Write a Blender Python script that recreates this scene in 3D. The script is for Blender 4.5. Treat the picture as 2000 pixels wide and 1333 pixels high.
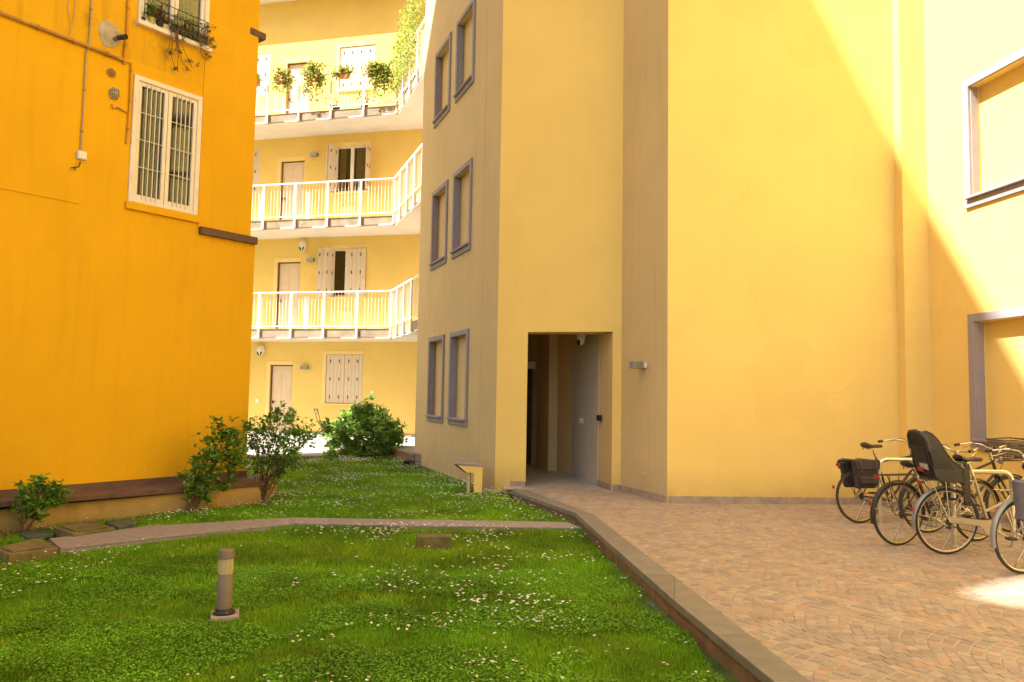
import bpy, math, random
import numpy as np
from mathutils import Matrix, Vector
random.seed(7); RNG = np.random.default_rng(7)
for o in list(bpy.data.objects): bpy.data.objects.remove(o)
SC = bpy.context.scene; COL = SC.collection
R = math.radians

# ------------------------------------------------------------------ camera
CAM_H, FPX = 1.55, 1500.0
PITCH, ROLL = math.atan(104.5/1500), math.atan(.0166)
cp, sp, cr, sr = math.cos(PITCH), math.sin(PITCH), math.cos(ROLL), math.sin(ROLL)
cam_d = bpy.data.cameras.new('camera'); cam = bpy.data.objects.new('camera', cam_d); COL.objects.link(cam)
cam_d.sensor_width = 36; cam_d.lens = 27.0; cam_d.clip_end = 500; cam_d.clip_start = .05
M = Matrix(((cr, -sr, 0, 0), (-sr*sp, -cr*sp, -cp, 0), (sr*cp, cr*cp, -sp, CAM_H), (0, 0, 0, 1)))
cam.matrix_world = M; SC.camera = cam

# ------------------------------------------------------------------ light
SUN_AZ, SUN_EL = 68.0, 53.1          # azimuth measured from -Y towards -X
to_sun = Vector((-math.cos(R(SUN_EL))*math.sin(R(SUN_AZ)), -math.cos(R(SUN_EL))*math.cos(R(SUN_AZ)), math.sin(R(SUN_EL))))
W = bpy.data.worlds.new('World'); SC.world = W; W.use_nodes = True
nt = W.node_tree; nt.nodes.clear()
sky = nt.nodes.new('ShaderNodeTexSky'); sky.sky_type = 'NISHITA'; sky.sun_disc = False
sky.sun_elevation = R(SUN_EL); sky.sun_rotation = math.atan2(to_sun.x, to_sun.y)
sky.ozone_density = 0.6; sky.dust_density = 3.0; sky.air_density = 1.0
mul = nt.nodes.new('ShaderNodeMix'); mul.data_type = 'RGBA'; mul.blend_type = 'MULTIPLY'; mul.inputs[0].default_value = 1
mul.inputs[7].default_value = (1.0, .93, .80, 1)
bg = nt.nodes.new('ShaderNodeBackground'); bg.inputs[1].default_value = .105
wo = nt.nodes.new('ShaderNodeOutputWorld')
nt.links.new(sky.outputs[0], mul.inputs[6]); nt.links.new(mul.outputs[2], bg.inputs[0]); nt.links.new(bg.outputs[0], wo.inputs[0])
sd = bpy.data.lights.new('sun', 'SUN'); sd.energy = 5.0; sd.angle = R(.45); sd.color = (1, .97, .91)
sun = bpy.data.objects.new('sun', sd); COL.objects.link(sun); sun.rotation_euler = to_sun.to_track_quat('Z', 'Y').to_euler()
sun.location = (0, 0, 40)
SC.view_settings.view_transform = 'Standard'; SC.view_settings.look = 'None'
SC.view_settings.gamma = 1; SC.view_settings.use_curve_mapping = False
SC.view_settings.exposure = 1.83
SC.render.engine = 'CYCLES'
SC.cycles.max_bounces = 12; SC.cycles.diffuse_bounces = 8; SC.cycles.transparent_max_bounces = 12

# ------------------------------------------------------------------ helpers: surveying
def ray(px, py):
    u = (px-1000)/FPX; v = -(py-666.5)/FPX
    ur = u*cr-v*sr; vr = u*sr+v*cr
    return Vector((ur, cp-vr*sp, sp+vr*cp))
CC = Vector((0, 0, CAM_H))
def G(px, py, z=0.0):
    d = ray(px, py); return CC+d*((z-CAM_H)/d.z)
class Wall:                                     # vertical plane: u to the right, z up, o towards the viewer
    def __init__(s, P, Q):
        s.P = Vector(P[:2]); d = Vector(Q[:2])-s.P; s.L = d.length; s.d = d/s.L
        s.n = Vector((s.d.y, -s.d.x))
    def pt(s, u, z, o=0.0):
        p = s.P+s.d*u+s.n*o; return Vector((p.x, p.y, z))
    def uv(s, px, py, o=0.0):
        d = ray(px, py); n = s.n; t = (s.P+n*o).dot(n)/Vector(d[:2]).dot(n)
        p = CC+d*t; return (Vector(p[:2])-s.P).dot(s.d), p.z
    def at(s, px, py, o=0.0):
        u, z = s.uv(px, py, o); return s.pt(u, z, o)

# ------------------------------------------------------------------ helpers: materials
def mat(name, col, rough=.7, metal=0, noise=.12, scale=6, bump=.0, bscale=60, spec=.3, trans=0, attr=None, streak=0, stain=None, spots=0, emis=None, damp=None, dampz=0.0, dampcol=None, coat=0):
    m = bpy.data.materials.new(name); m.use_nodes = True; t = m.node_tree; N = t.nodes; L = t.links
    b = N['Principled BSDF']; b.inputs['Roughness'].default_value = rough; b.inputs['Metallic'].default_value = metal
    b.inputs['Specular IOR Level'].default_value = spec
    if coat: b.inputs['Coat Weight'].default_value = coat
    tc = N.new('ShaderNodeNewGeometry'); pos = tc.outputs['Position']
    def mix(a, c2, fac, mode='MIX'):
        x = N.new('ShaderNodeMix'); x.data_type = 'RGBA'; x.blend_type = mode
        if isinstance(fac, float): x.inputs[0].default_value = fac
        else: L.new(fac, x.inputs[0])
        for s_, i in ((a, 6), (c2, 7)):
            if isinstance(s_, tuple): x.inputs[i].default_value = (*s_[:3], 1)
            else: L.new(s_, x.inputs[i])
        return x.outputs[2]
    def nz(sc, det=4, vec=None, ro=.55):
        x = N.new('ShaderNodeTexNoise'); x.inputs['Scale'].default_value = sc; x.inputs['Detail'].default_value = det; x.inputs['Roughness'].default_value = ro
        L.new(vec or pos, x.inputs['Vector']); return x.outputs['Fac']
    def ramp(f, a, b_):
        x = N.new('ShaderNodeMapRange'); x.inputs[1].default_value = a; x.inputs[2].default_value = b_; L.new(f, x.inputs[0]); return x.outputs[0]
    base = tuple(col)
    if attr:
        a = N.new('ShaderNodeAttribute'); a.attribute_name = attr
        base = mix(tuple(col), a.outputs['Color'], 1.0, 'MULTIPLY')
    lo = tuple(1-noise for _ in range(3)); hi = tuple(1+noise for _ in range(3))
    c = mix(base, mix(lo, hi, ramp(nz(scale), .3, .7)), 1.0, 'MULTIPLY')
    if streak:
        mp = N.new('ShaderNodeMapping'); mp.inputs['Scale'].default_value = (5, 5, .35); L.new(pos, mp.inputs[0])
        f = ramp(nz(1.6, 5, mp.outputs[0]), .52, .75)
        mm = N.new('ShaderNodeMath'); mm.operation = 'MULTIPLY'; mm.inputs[1].default_value = streak; L.new(f, mm.inputs[0])
        c = mix(c, tuple(x*.62 for x in col), mm.outputs[0])
        f2 = ramp(nz(.45, 6), .48, .72)
        m2 = N.new('ShaderNodeMath'); m2.operation = 'MULTIPLY'; m2.inputs[1].default_value = streak*.8; L.new(f2, m2.inputs[0])
        c = mix(c, tuple(x*.75 for x in col), m2.outputs[0])
    if streak:                                   # faint repainted patches and hairline cracks
        f3 = ramp(nz(.55, 3), .56, .575); m3 = N.new('ShaderNodeMath'); m3.operation = 'MULTIPLY'; m3.inputs[1].default_value = .30; L.new(f3, m3.inputs[0])
        c = mix(c, tuple(min(.9, x*.90) for x in col), m3.outputs[0])
        vo = N.new('ShaderNodeTexVoronoi'); vo.feature = 'DISTANCE_TO_EDGE'; vo.inputs['Scale'].default_value = .42
        dn = N.new('ShaderNodeTexNoise'); dn.inputs['Scale'].default_value = 2.2; dn.inputs['Detail'].default_value = 8; L.new(pos, dn.inputs['Vector'])
        va = N.new('ShaderNodeVectorMath'); va.operation = 'ADD'; L.new(pos, va.inputs[0]); L.new(dn.outputs['Color'], va.inputs[1]); L.new(va.outputs[0], vo.inputs['Vector'])
        f4 = ramp(vo.outputs['Distance'], .006, .0015); f5 = ramp(nz(.8, 2), .58, .66)
        m4 = N.new('ShaderNodeMath'); m4.operation = 'MULTIPLY'; L.new(f4, m4.inputs[0]); L.new(f5, m4.inputs[1])
        m5 = N.new('ShaderNodeMath'); m5.operation = 'MULTIPLY'; m5.inputs[1].default_value = .17; L.new(m4.outputs[0], m5.inputs[0])
        c = mix(c, tuple(x*.45 for x in col), m5.outputs[0])
    if spots:
        f = ramp(nz(14, 2), .74, .78)
        mm = N.new('ShaderNodeMath'); mm.operation = 'MULTIPLY'; mm.inputs[1].default_value = spots; L.new(f, mm.inputs[0])
        c = mix(c, tuple(x*.5 for x in col), mm.outputs[0])
    if stain:
        f = ramp(nz(1.1, 7, ro=.65), stain[3], stain[3]+.15)
        c = mix(c, tuple(stain[:3]), f)
    if damp:                                     # dirt splash band above the ground
        sx = N.new('ShaderNodeSeparateXYZ'); L.new(pos, sx.inputs[0])
        mr = N.new('ShaderNodeMapRange'); L.new(sx.outputs[2], mr.inputs[0]); mr.inputs[1].default_value = dampz+damp; mr.inputs[2].default_value = dampz
        mm = N.new('ShaderNodeMath'); mm.operation = 'MULTIPLY'; L.new(mr.outputs[0], mm.inputs[0]); L.new(nz(3, 6), mm.inputs[1])
        c = mix(c, dampcol or tuple(x*.45 for x in col), mm.outputs[0])
    L.new(c, b.inputs['Base Color'])
    if bump:
        bp = N.new('ShaderNodeBump'); bp.inputs['Strength'].default_value = bump; bp.inputs['Distance'].default_value = .01
        L.new(nz(bscale, 5), bp.inputs['Height']); L.new(bp.outputs[0], b.inputs['Normal'])
    if trans:
        tr = N.new('ShaderNodeBsdfTranslucent'); L.new(c, tr.inputs[0]); ms = N.new('ShaderNodeMixShader'); ms.inputs[0].default_value = trans
        L.new(b.outputs[0], ms.inputs[1]); L.new(tr.outputs[0], ms.inputs[2]); L.new(ms.outputs[0], N['Material Output'].inputs[0])
    return m
def glass(name):
    m = bpy.data.materials.new(name); m.use_nodes = True; t = m.node_tree; N = t.nodes; L = t.links
    tr = N.new('ShaderNodeBsdfTransparent'); tr.inputs[0].default_value = (.80, .84, .80, 1); gl = N.new('ShaderNodeBsdfGlossy'); gl.inputs['Roughness'].default_value = .03
    fr = N.new('ShaderNodeFresnel'); fr.inputs[0].default_value = 1.5; ms = N.new('ShaderNodeMixShader')
    L.new(fr.outputs[0], ms.inputs[0]); L.new(tr.outputs[0], ms.inputs[1]); L.new(gl.outputs[0], ms.inputs[2]); L.new(ms.outputs[0], N['Material Output'].inputs[0])
    return m
YEL = (.79, .568, .178)
MT = {}
MT['yellow'] = mat('yellow_stucco', YEL, .9, noise=.035, scale=.9, bump=.35, bscale=45, streak=.05, spots=.12, damp=.5, dampz=0)
MT['tower_side'] = mat('shaded_weathered_yellow_stucco', (.60, .455, .225), .9, noise=.05, scale=1.1, bump=.35, bscale=45, streak=.28, spots=.2, damp=.8, dampz=-.15, dampcol=(.36, .27, .15))  # base darkened to imitate shade on left-facing walls; streaks and spots are wear
MT['far'] = mat('far_yellow_stucco', (.77, .56, .165), .9, noise=.04, scale=1.2, bump=.3, bscale=40, streak=.04)
MT['surround'] = mat('pale_yellow_surround', (.82, .62, .26), .9, noise=.03)
MT['orange'] = mat('orange_stucco', (.73, .375, .004), .9, noise=.05, scale=.8, bump=.45, bscale=40, streak=.16, spots=.10)
MT['orange_old'] = mat('old_orange_stucco', (.70, .37, .008), .95, noise=.10, scale=1.3, bump=.7, bscale=26, streak=.55, spots=.35, stain=(.30, .155, .012, .60))
MT['lowwall'] = mat('weathered_low_wall', (.46, .30, .11), .95, noise=.14, scale=2.5, bump=.6, streak=.5, damp=.22, dampz=-.15, dampcol=(.12, .10, .05))
MT['brown'] = mat('brown_painted_band', (.135, .075, .050), .75, noise=.2, scale=5, bump=.3, streak=.4)
MT['grey_trim'] = mat('grey_lilac_trim', (.30, .262, .275), .8, noise=.06, scale=4, bump=.2)
MT['stone'] = mat('grey_stone', (.33, .25, .19), .7, noise=.22, scale=9, bump=.3, bscale=80, attr='tone', stain=(.42, .36, .28, .6))
MT['coping'] = mat('coping_stone', (.19, .165, .13), .6, noise=.12, scale=7, bump=.25, bscale=90, attr='tone', stain=(.14, .11, .08, .58))
MT['riser'] = mat('riser_stone', (.20, .12, .065), .85, noise=.2, scale=6, bump=.4, streak=.4, attr='tone')
MT['cobble'] = mat('porphyry_cobble', (.325, .26, .198), .7, noise=.11, scale=3.5, bump=.5, bscale=120, attr='tone', spec=.35)
MT['joint'] = mat('sand_joint', (.37, .31, .22), .95, noise=.15, scale=30, bump=.4)
MT['soil'] = mat('lawn_soil', (.055, .095, .012), 1, noise=.4, scale=5, bump=.6, bscale=30)
MT['white'] = mat('white_paint', (.78, .74, .70), .5, noise=.04, scale=5)
MT['shutter'] = mat('cream_shutter', (.66, .55, .40), .6, noise=.05, scale=5)
MT['door'] = mat('cream_door', (.66, .53, .36), .6, noise=.05, scale=4)
MT['black'] = mat('black_iron', (.02, .018, .018), .5, noise=.1)
MT['dark'] = mat('dark_interior', (.03, .026, .022), .9)
MT['room'] = mat('dim_room', (.13, .115, .10), .9)
MT['slab'] = mat('balcony_slab_plaster', (.66, .60, .52), .9, noise=.06, scale=1.5, bump=.2)
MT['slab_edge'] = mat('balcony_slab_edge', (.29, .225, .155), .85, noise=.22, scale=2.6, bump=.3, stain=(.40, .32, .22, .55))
MT['pale_pave'] = mat('pale_paving', (.34, .31, .27), .8, noise=.1, scale=3, bump=.2)
MT['path'] = mat('path_slab', (.27, .225, .20), .8, noise=.15, scale=12, bump=.3, attr='tone')
MT['glass'] = glass('window_glass')
MT['grey_metal'] = mat('grey_metal', (.30, .30, .30), .4, .7, noise=.08)
MT['steel'] = mat('galvanised_steel', (.62, .58, .48), .32, .85, noise=.1, scale=12)
MT['chrome'] = mat('bike_chrome', (.60, .56, .48), .25, .95, noise=.1, scale=20)
MT['rubber'] = mat('tyre_rubber', (.045, .038, .030), .8, noise=.25, scale=30)

# ------------------------------------------------------------------ helpers: objects
def tag(o, label=None, cat=None, group=None, kind=None):
    for k, v in (('label', label), ('category', cat), ('group', group), ('kind', kind)):
        if v: o[k] = v
    return o
def thing(name, loc, label, cat, group=None):
    o = bpy.data.objects.new(name, None); COL.objects.link(o); o.location = loc; o.empty_display_size = .2
    return tag(o, label, cat, group)
class MB:
    def __init__(s): s.v = []; s.f = []; s.m = []; s.sm = []; s.mats = []; s.tone = []; s.cur = 0; s.t = (1, 1, 1); s.smooth = False
    def mat(s, m):
        if m not in s.mats: s.mats.append(m)
        s.cur = s.mats.index(m); return s
    def add(s, vs, fs):
        n = len(s.v); s.v += [tuple(v) for v in vs]
        for f in fs: s.f.append(tuple(i+n for i in f)); s.m.append(s.cur); s.tone.append(s.t); s.sm.append(s.smooth)
        return s
    def box(s, c, sz, rz=0, bev=0):
        x, y, z = sz[0]/2, sz[1]/2, sz[2]/2; ca, sa = math.cos(rz), math.sin(rz)
        vs = []
        for (a, b, d) in ((-x, -y, -z), (x, -y, -z), (x, y, -z), (-x, y, -z), (-x, -y, z), (x, -y, z), (x, y, z), (-x, y, z)):
            vs.append((c[0]+a*ca-b*sa, c[1]+a*sa+b*ca, c[2]+d))
        return s.add(vs, ((0, 3, 2, 1), (4, 5, 6, 7), (0, 1, 5, 4), (1, 2, 6, 5), (2, 3, 7, 6), (3, 0, 4, 7)))
    def hexa(s, b, t):     # bottom 4, top 4 points
        return s.add(list(b)+list(t), ((0, 3, 2, 1), (4, 5, 6, 7), (0, 1, 5, 4), (1, 2, 6, 5), (2, 3, 7, 6), (3, 0, 4, 7)))
    def wbox(s, w, u0, u1, z0, z1, o0, o1):
        P = w.pt
        return s.hexa([P(u0, z0, o1), P(u1, z0, o1), P(u1, z0, o0), P(u0, z0, o0)], [P(u0, z1, o1), P(u1, z1, o1), P(u1, z1, o0), P(u0, z1, o0)])
    def prism(s, poly, z0, z1):
        n = len(poly); vs = [(p[0], p[1], z0) for p in poly]+[(p[0], p[1], z1) for p in poly]
        return s.add(vs, [tuple(range(n))[::-1], tuple(range(n, 2*n))]+[(i, (i+1) % n, (i+1) % n+n, i+n) for i in range(n)])
    def tube(s, pts, r, n=8, caps=True, closed=False):
        pts = [Vector(p) for p in pts]; m = len(pts); rs = r if isinstance(r, (list, tuple)) else [r]*m
        vs = []; prev = None
        for i, p in enumerate(pts):
            if closed: t = (pts[(i+1) % m]-pts[i-1])
            else: t = (pts[min(i+1, m-1)]-pts[max(i-1, 0)])
            t.normalize()
            if prev is None:
                a = Vector((0, 0, 1)) if abs(t.z) < .9 else Vector((1, 0, 0)); x = t.cross(a).normalized()
            else:
                x = prev-t*prev.dot(t)
                x = x.normalized() if x.length > 1e-6 else prev
            prev = x; y = t.cross(x)
            for k in range(n):
                a = 2*math.pi*k/n; vs.append(p+(x*math.cos(a)+y*math.sin(a))*rs[i])
        fs = []
        for i in range(m if closed else m-1):
            j = (i+1) % m
            for k in range(n): fs.append((i*n+k, i*n+(k+1) % n, j*n+(k+1) % n, j*n+k))
        if caps and not closed: fs += [tuple(range(n))[::-1], tuple(range((m-1)*n, m*n))]
        old = s.smooth; s.smooth = True; s.add(vs, fs); s.smooth = old; return s
    def lathe(s, prof, c=(0, 0, 0), n=20, axis='z'):
        vs = []
        for (r, h) in prof:
            for k in range(n):
                a = 2*math.pi*k/n; x, y, z = r*math.cos(a), r*math.sin(a), h
                if axis == 'y': x, y, z = x, h, y
                if axis == 'x': x, y, z = h, x, y
                vs.append((c[0]+x, c[1]+y, c[2]+z))
        fs = []
        for i in range(len(prof)-1):
            for k in range(n): fs.append((i*n+k, i*n+(k+1) % n, (i+1)*n+(k+1) % n, (i+1)*n+k))
        fs += [tuple(range(n))[::-1], tuple(range((len(prof)-1)*n, len(prof)*n))]
        old = s.smooth; s.smooth = True; s.add(vs, fs); s.smooth = old; return s
    def obj(s, name, mt=None, parent=None, label=None, local=False, kind=None, loc=None, bevel=0, auto=True):
        off = Vector((0, 0, 0))
        if loc is not None: off = Vector(loc)
        elif parent is not None and not local:
            p = parent
            while p is not None: off += p.location; p = p.parent
        me = bpy.data.meshes.new(name)
        me.from_pydata([(v[0]-off.x, v[1]-off.y, v[2]-off.z) for v in s.v], [], s.f)
        for m in (s.mats or [mt]): me.materials.append(m)
        if s.mats: me.polygons.foreach_set('material_index', s.m)
        me.polygons.foreach_set('use_smooth', s.sm)
        a = me.color_attributes.new('tone', 'FLOAT_COLOR', 'CORNER')
        lt = np.array([len(f) for f in s.f]); tn = np.array([(*t[:3], 1.0) for t in s.tone], dtype=np.float32)
        a.data.foreach_set('color', np.repeat(tn, lt, axis=0).ravel())
        me.update()
        o = bpy.data.objects.new(name, me); COL.objects.link(o)
        if parent is not None: o.parent = parent
        if loc is not None: o.location = loc
        if any(s.sm):
            try: me.set_sharp_from_angle(angle=R(50))
            except Exception: pass
        if bevel:
            b = o.modifiers.new('bevel', 'BEVEL'); b.width = bevel; b.segments = 1; b.limit_method = 'ANGLE'
        return tag(o, label, kind=kind)
def tone(v=.1, warm=.04, base=1.0):
    a = base*(1+random.uniform(-v, v)); w = random.uniform(-warm, warm); return (a*(1+w), a, a*(1-w))
def wall_mesh(mb, w, u0, u1, z0, z1, ops, o=0.0, main=None):
    """front skin of a wall with recessed openings: ops = (u0,u1,z0,z1,depth,back material or None)"""
    us = sorted(set([u0, u1]+[x for p in ops for x in p[:2] if u0 < x < u1])); zs = sorted(set([z0, z1]+[x for p in ops for x in p[2:4] if z0 < x < z1]))
    if main: mb.mat(main)
    for a, b in zip(us, us[1:]):
        for c, d in zip(zs, zs[1:]):
            mu, mz = (a+b)/2, (c+d)/2
            if any(p[0] < mu < p[1] and p[2] < mz < p[3] for p in ops): continue
            mb.add([w.pt(a, c, o), w.pt(b, c, o), w.pt(b, d, o), w.pt(a, d, o)], [(0, 1, 2, 3)])
    for (a, b, c, d, dep, bm) in ops:
        if main: mb.mat(main)
        A = [w.pt(a, c, o), w.pt(b, c, o), w.pt(b, d, o), w.pt(a, d, o)]; B = [w.pt(a, c, o-dep), w.pt(b, c, o-dep), w.pt(b, d, o-dep), w.pt(a, d, o-dep)]
        mb.add(A+B, [(0, 1, 5, 4), (1, 2, 6, 5), (2, 3, 7, 6), (3, 0, 4, 7)])
        if bm: mb.mat(bm).add(B, [(0, 1, 2, 3)])
def leafmesh(mb, centers, size, dirs=None, up=.3, n=1, tonev=.25, elong=1.7, tonef=None):
    for c in centers:
        c = Vector(c)
        for _ in range(n):
            d = Vector((random.gauss(0, 1), random.gauss(0, 1), random.gauss(up, .6))).normalized()
            x = d.cross(Vector((random.gauss(0, .5), random.gauss(0, .5), 1))); 
            if x.length < 1e-3: continue
            x.normalize(); nn = x.cross(d)
            s_ = size*random.uniform(.6, 1.25); a = s_*elong; b = s_*.5
            mb.t = tonef(c) if tonef else tone(tonev, .12)
            p0 = c; p1 = c+d*a*.45+x*b-nn*s_*.12; p2 = c+d*a+nn*s_*-.1; p3 = c+d*a*.45-x*b-nn*s_*.12; pm = c+d*a*.5+nn*s_*.05
            mb.add([p0, p1, p2, p3, pm], [(0, 1, 4), (1, 2, 4), (2, 3, 4), (3, 0, 4)])
# ================================================================== survey lines
# courtyard walls
far = Wall(G(700, 851, .14), G(700, 851, .14)+Vector((1, -.24, 0)))
TL0, TL1 = G(809, 907, -.16), G(966, 966, -.16)                       # tower side, left (far) to right (near)
tside = Wall(TL0, TL1)
mA, mB = G(1303, 982.6), G(1635, 985)
main = Wall(mA, mB)
rA = G(1212, 959.3)                                                   # inner foot of the return face
ret = Wall(rA, mA)
tfront = Wall(TL1, rA)
uE = main.uv(1752, 600)[0]; pe = main.pt(uE, 0, 0)                     # pier foot
pier = Wall(main.pt(uE, 0, .2), main.pt(uE+1, 0, .2))
uP = pier.uv(1818, 700)[0]; R0 = pier.pt(uP, 0)
rd = ray(790, 767.5); rd = Vector((rd.x, rd.y, 0)).normalized()
side = Wall(R0, R0-rd)
LW0, LW1 = G(64, 1033, -.15), G(506, 985, -.13)
low = Wall(LW0, LW1)
dv = ray(2120, 790); dv = Vector((dv.x, dv.y, 0)).normalized()
LC = Vector((-4.11, 12.08, 0))
left = Wall(LC-dv, LC)                                                # u=1 is the visible corner
print('tside L', tside.L, 'tfront', tfront.P, tfront.d, tfront.L, 'ret', ret.d, ret.L, 'uE,uP', uE, uP)
Z_ROOF = 16.0
LAWN = -.16
# ================================================================== ground
mb = MB(); mb.add([(-70, -40, -.5), (60, -40, -.5), (60, 70, -.5), (-70, 70, -.5)], [(0, 1, 2, 3)]); mb.obj('ground', MT['soil'], kind='structure')
KO = [G(999, 959), G(1124, 1003), G(1178, 1052), G(1317, 1175), G(1511, 1333)]      # kerb outer line (top edge)
KI = [G(1028, 957), G(1161, 1006.5), G(1213, 1048), G(1317, 1127), G(1582, 1333)]
def extend(L, n=3.0):
    d = (L[-1]-L[-2]).normalized(); return L+[L[-1]+d*n, L[-1]+d*(n+6)]
KO = extend(KO); KI = extend(KI)
KOx = [(p.x, p.y) for p in KO]; KIx = [(p.x, p.y) for p in KI]
# pavement bed
bed = KIx[:] + [(14, -8), (14, 9), (side.pt(-.3, 0).x, side.pt(-.3, 0).y)]
bed = [(tfront.pt(.2, 0, -.1).x, tfront.pt(.2, 0, -.1).y)] + [(p[0]-.03, p[1]) for p in KIx] + [(14, -8), (14, 12.4), (7, 12.4), (2.5, 12.4), (2.3, 13.6), (.3, 13.6)]
pv = MB(); pv.prism(bed, -.3, -.005)
pavement = pv.obj('pavement', MT['joint'], kind='structure')
def inpoly(x, y, P):
    c = False; n = len(P)
    for i in range(n):
        x1, y1 = P[i]; x2, y2 = P[i-1]
        if (y1 > y) != (y2 > y) and x < (x2-x1)*(y-y1)/(y2-y1)+x1: c = not c
    return c
# cobbles laid in segmental arcs
def stone_shape(mb, cx, cy, w, h, a, z, tn):
    ca, sa = math.cos(a), math.sin(a); mb.t = tn; b = .004
    def q(x, y, zz): return (cx+x*ca-y*sa, cy+x*sa+y*ca, zz)
    j = [random.uniform(-.005, .005) for _ in range(8)]
    co = [(-w/2+j[0], -h/2+j[1]), (w/2+j[2], -h/2+j[3]), (w/2+j[4], h/2+j[5]), (-w/2+j[6], h/2+j[7])]
    zz = [z+random.uniform(-.0015, .0015) for _ in range(4)]
    vs = [q(x, y, -.02) for x, y in co]+[q(x, y, zz[i]-.004) for i, (x, y) in enumerate(co)]+[q(x*(1-2*b/w), y*(1-2*b/h), zz[i]) for i, (x, y) in enumerate(co)]
    fs = [(8, 9, 10, 11)]
    for k in range(4):
        l = (k+1) % 4; fs += [(k, l, 4+l, 4+k), (4+k, 4+l, 8+l, 8+k)]
    mb.add(vs, fs)
PAL = [((1.0, .96, .93), 5), ((.90, .88, .90), 4), ((1.12, 1.0, .88), 3), ((1.25, .98, .66), 1.0), ((1.08, .86, .76), 2), ((.80, .76, .77), 1.5), ((1.15, 1.1, 1.02), 3)]
def ctone():
    c = random.choices([p[0] for p in PAL], [p[1] for p in PAL])[0]; k = random.uniform(.92, 1.08); return tuple((1+(x-1)*.8)*k for x in c)
def segd(x, y, L):
    m = 9
    for (a, b) in zip(L, L[1:]):
        dx, dy = b[0]-a[0], b[1]-a[1]; t = max(0, min(1, ((x-a[0])*dx+(y-a[1])*dy)/(dx*dx+dy*dy))); m = min(m, math.hypot(x-a[0]-t*dx, y-a[1]-t*dy))
    return m

def vis(s_):
    return s_[1] > 3.9 and -.70 < s_[0]/s_[1] < .667
stones = []
cs_ang = R(38); ax = Vector((math.cos(cs_ang), math.sin(cs_ang), 0)); ay = Vector((-ax.y, ax.x, 0))
CW = 1.12; S = .086
clip = [(tfront.pt(.45, 0, .02).x, tfront.pt(.45, 0, .02).y)]+[(p[0]+.07*0, p[1]) for p in KIx[:-2]]+[(2.2, 2.6), (9, 2.6)]+[(side.pt(3.2, 0, .06).x, side.pt(3.2, 0, .06).y), (side.pt(0, 0, .06).x, side.pt(0, 0, .06).y), (main.pt(uE, 0, .1).x, main.pt(uE, 0, .1).y), (main.pt(0, 0, .06).x, main.pt(0, 0, .06).y), (rA.x-.03, rA.y-.05)]
for ci in range(-12, 16):
    for ri in range(-50, 180):
        v0 = ri*S
        Rr = CW*.72; half = math.asin(.5*CW/Rr); na = int(2*half*Rr/(S*1.02))
        for k in range(na):
            t = -half+(k+.5)*2*half/na + random.uniform(-.01, .01)
            u = ci*CW+Rr*math.sin(t); v = v0+Rr*(math.cos(t)-1)+(.5*S if ci % 2 else 0)
            p = ax*u+ay*v
            if not (.1 < p.y < 13.6 and -.6 < p.x < 9): continue
            if not (inpoly(p.x, p.y, clip) or segd(p.x, p.y, KIx[:-1]) < .05): continue
            stones.append((p.x, p.y, -t, 2*half*Rr/na-.008, S*math.cos(t)*.0+S-.008-.014*abs(math.sin(t))))
# keep clear of the kerb edge
stones.sort(key=lambda s_: (0 if vis(s_) else 1, s_[1]))
protos = []
for i in range(14):
    m_ = MB(); stone_shape(m_, 0, 0, .078, .076, 0, 0, ctone()); protos.append(m_)
meshes = []
for i, s_ in enumerate(stones[:300]):
    if i < 14:
        o = protos[i].obj('cobble', MT['cobble'], pavement, local=True); meshes.append(o.data)
    else:
        o = bpy.data.objects.new('cobble', random.choice(meshes)); COL.objects.link(o); o.parent = pavement
    o.location = (s_[0], s_[1], random.uniform(-.002, .002)); o.rotation_euler = (0, 0, s_[2]+cs_ang+random.choice((0, math.pi))+random.uniform(-.03, .03))
    o.scale = (s_[3]/.078*random.uniform(.96, 1.0), s_[4]/.076*random.uniform(.95, 1.0), 1)
cb = MB()
for s_ in stones[300:]: stone_shape(cb, s_[0], s_[1], s_[3], s_[4], s_[2]+cs_ang, random.uniform(-.002, .002), ctone())
cb.obj('cobbles', MT['cobble'], pavement, kind='stuff')
print('stones', len(stones))
# kerb: coping stones over brown risers
kerb = MB()
for a, b, c, d in zip(KOx, KOx[1:], KIx, KIx[1:]):
    kerb.hexa([(a[0]+.03, a[1], -.4), (b[0]+.03, b[1], -.4), (d[0]-.02, d[1], -.4), (c[0]-.02, c[1], -.4)], [(a[0]+.03, a[1], -.06), (b[0]+.03, b[1], -.06), (d[0]-.02, d[1], -.06), (c[0]-.02, c[1], -.06)])
kerb = kerb.obj('kerb', MT['riser'], kind='structure')
def nearest(L, p):
    best = None
    for (a, b) in zip(L, L[1:]):
        dx, dy = b[0]-a[0], b[1]-a[1]; t = max(0, min(1, ((p[0]-a[0])*dx+(p[1]-a[1])*dy)/(dx*dx+dy*dy))); q = (a[0]+t*dx, a[1]+t*dy); m = math.dist(p, q)
        if best is None or m < best[0]: best = (m, q)
    return best[1]
def lerp(a, b, t): return (a[0]+(b[0]-a[0])*t, a[1]+(b[1]-a[1])*t)
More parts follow.
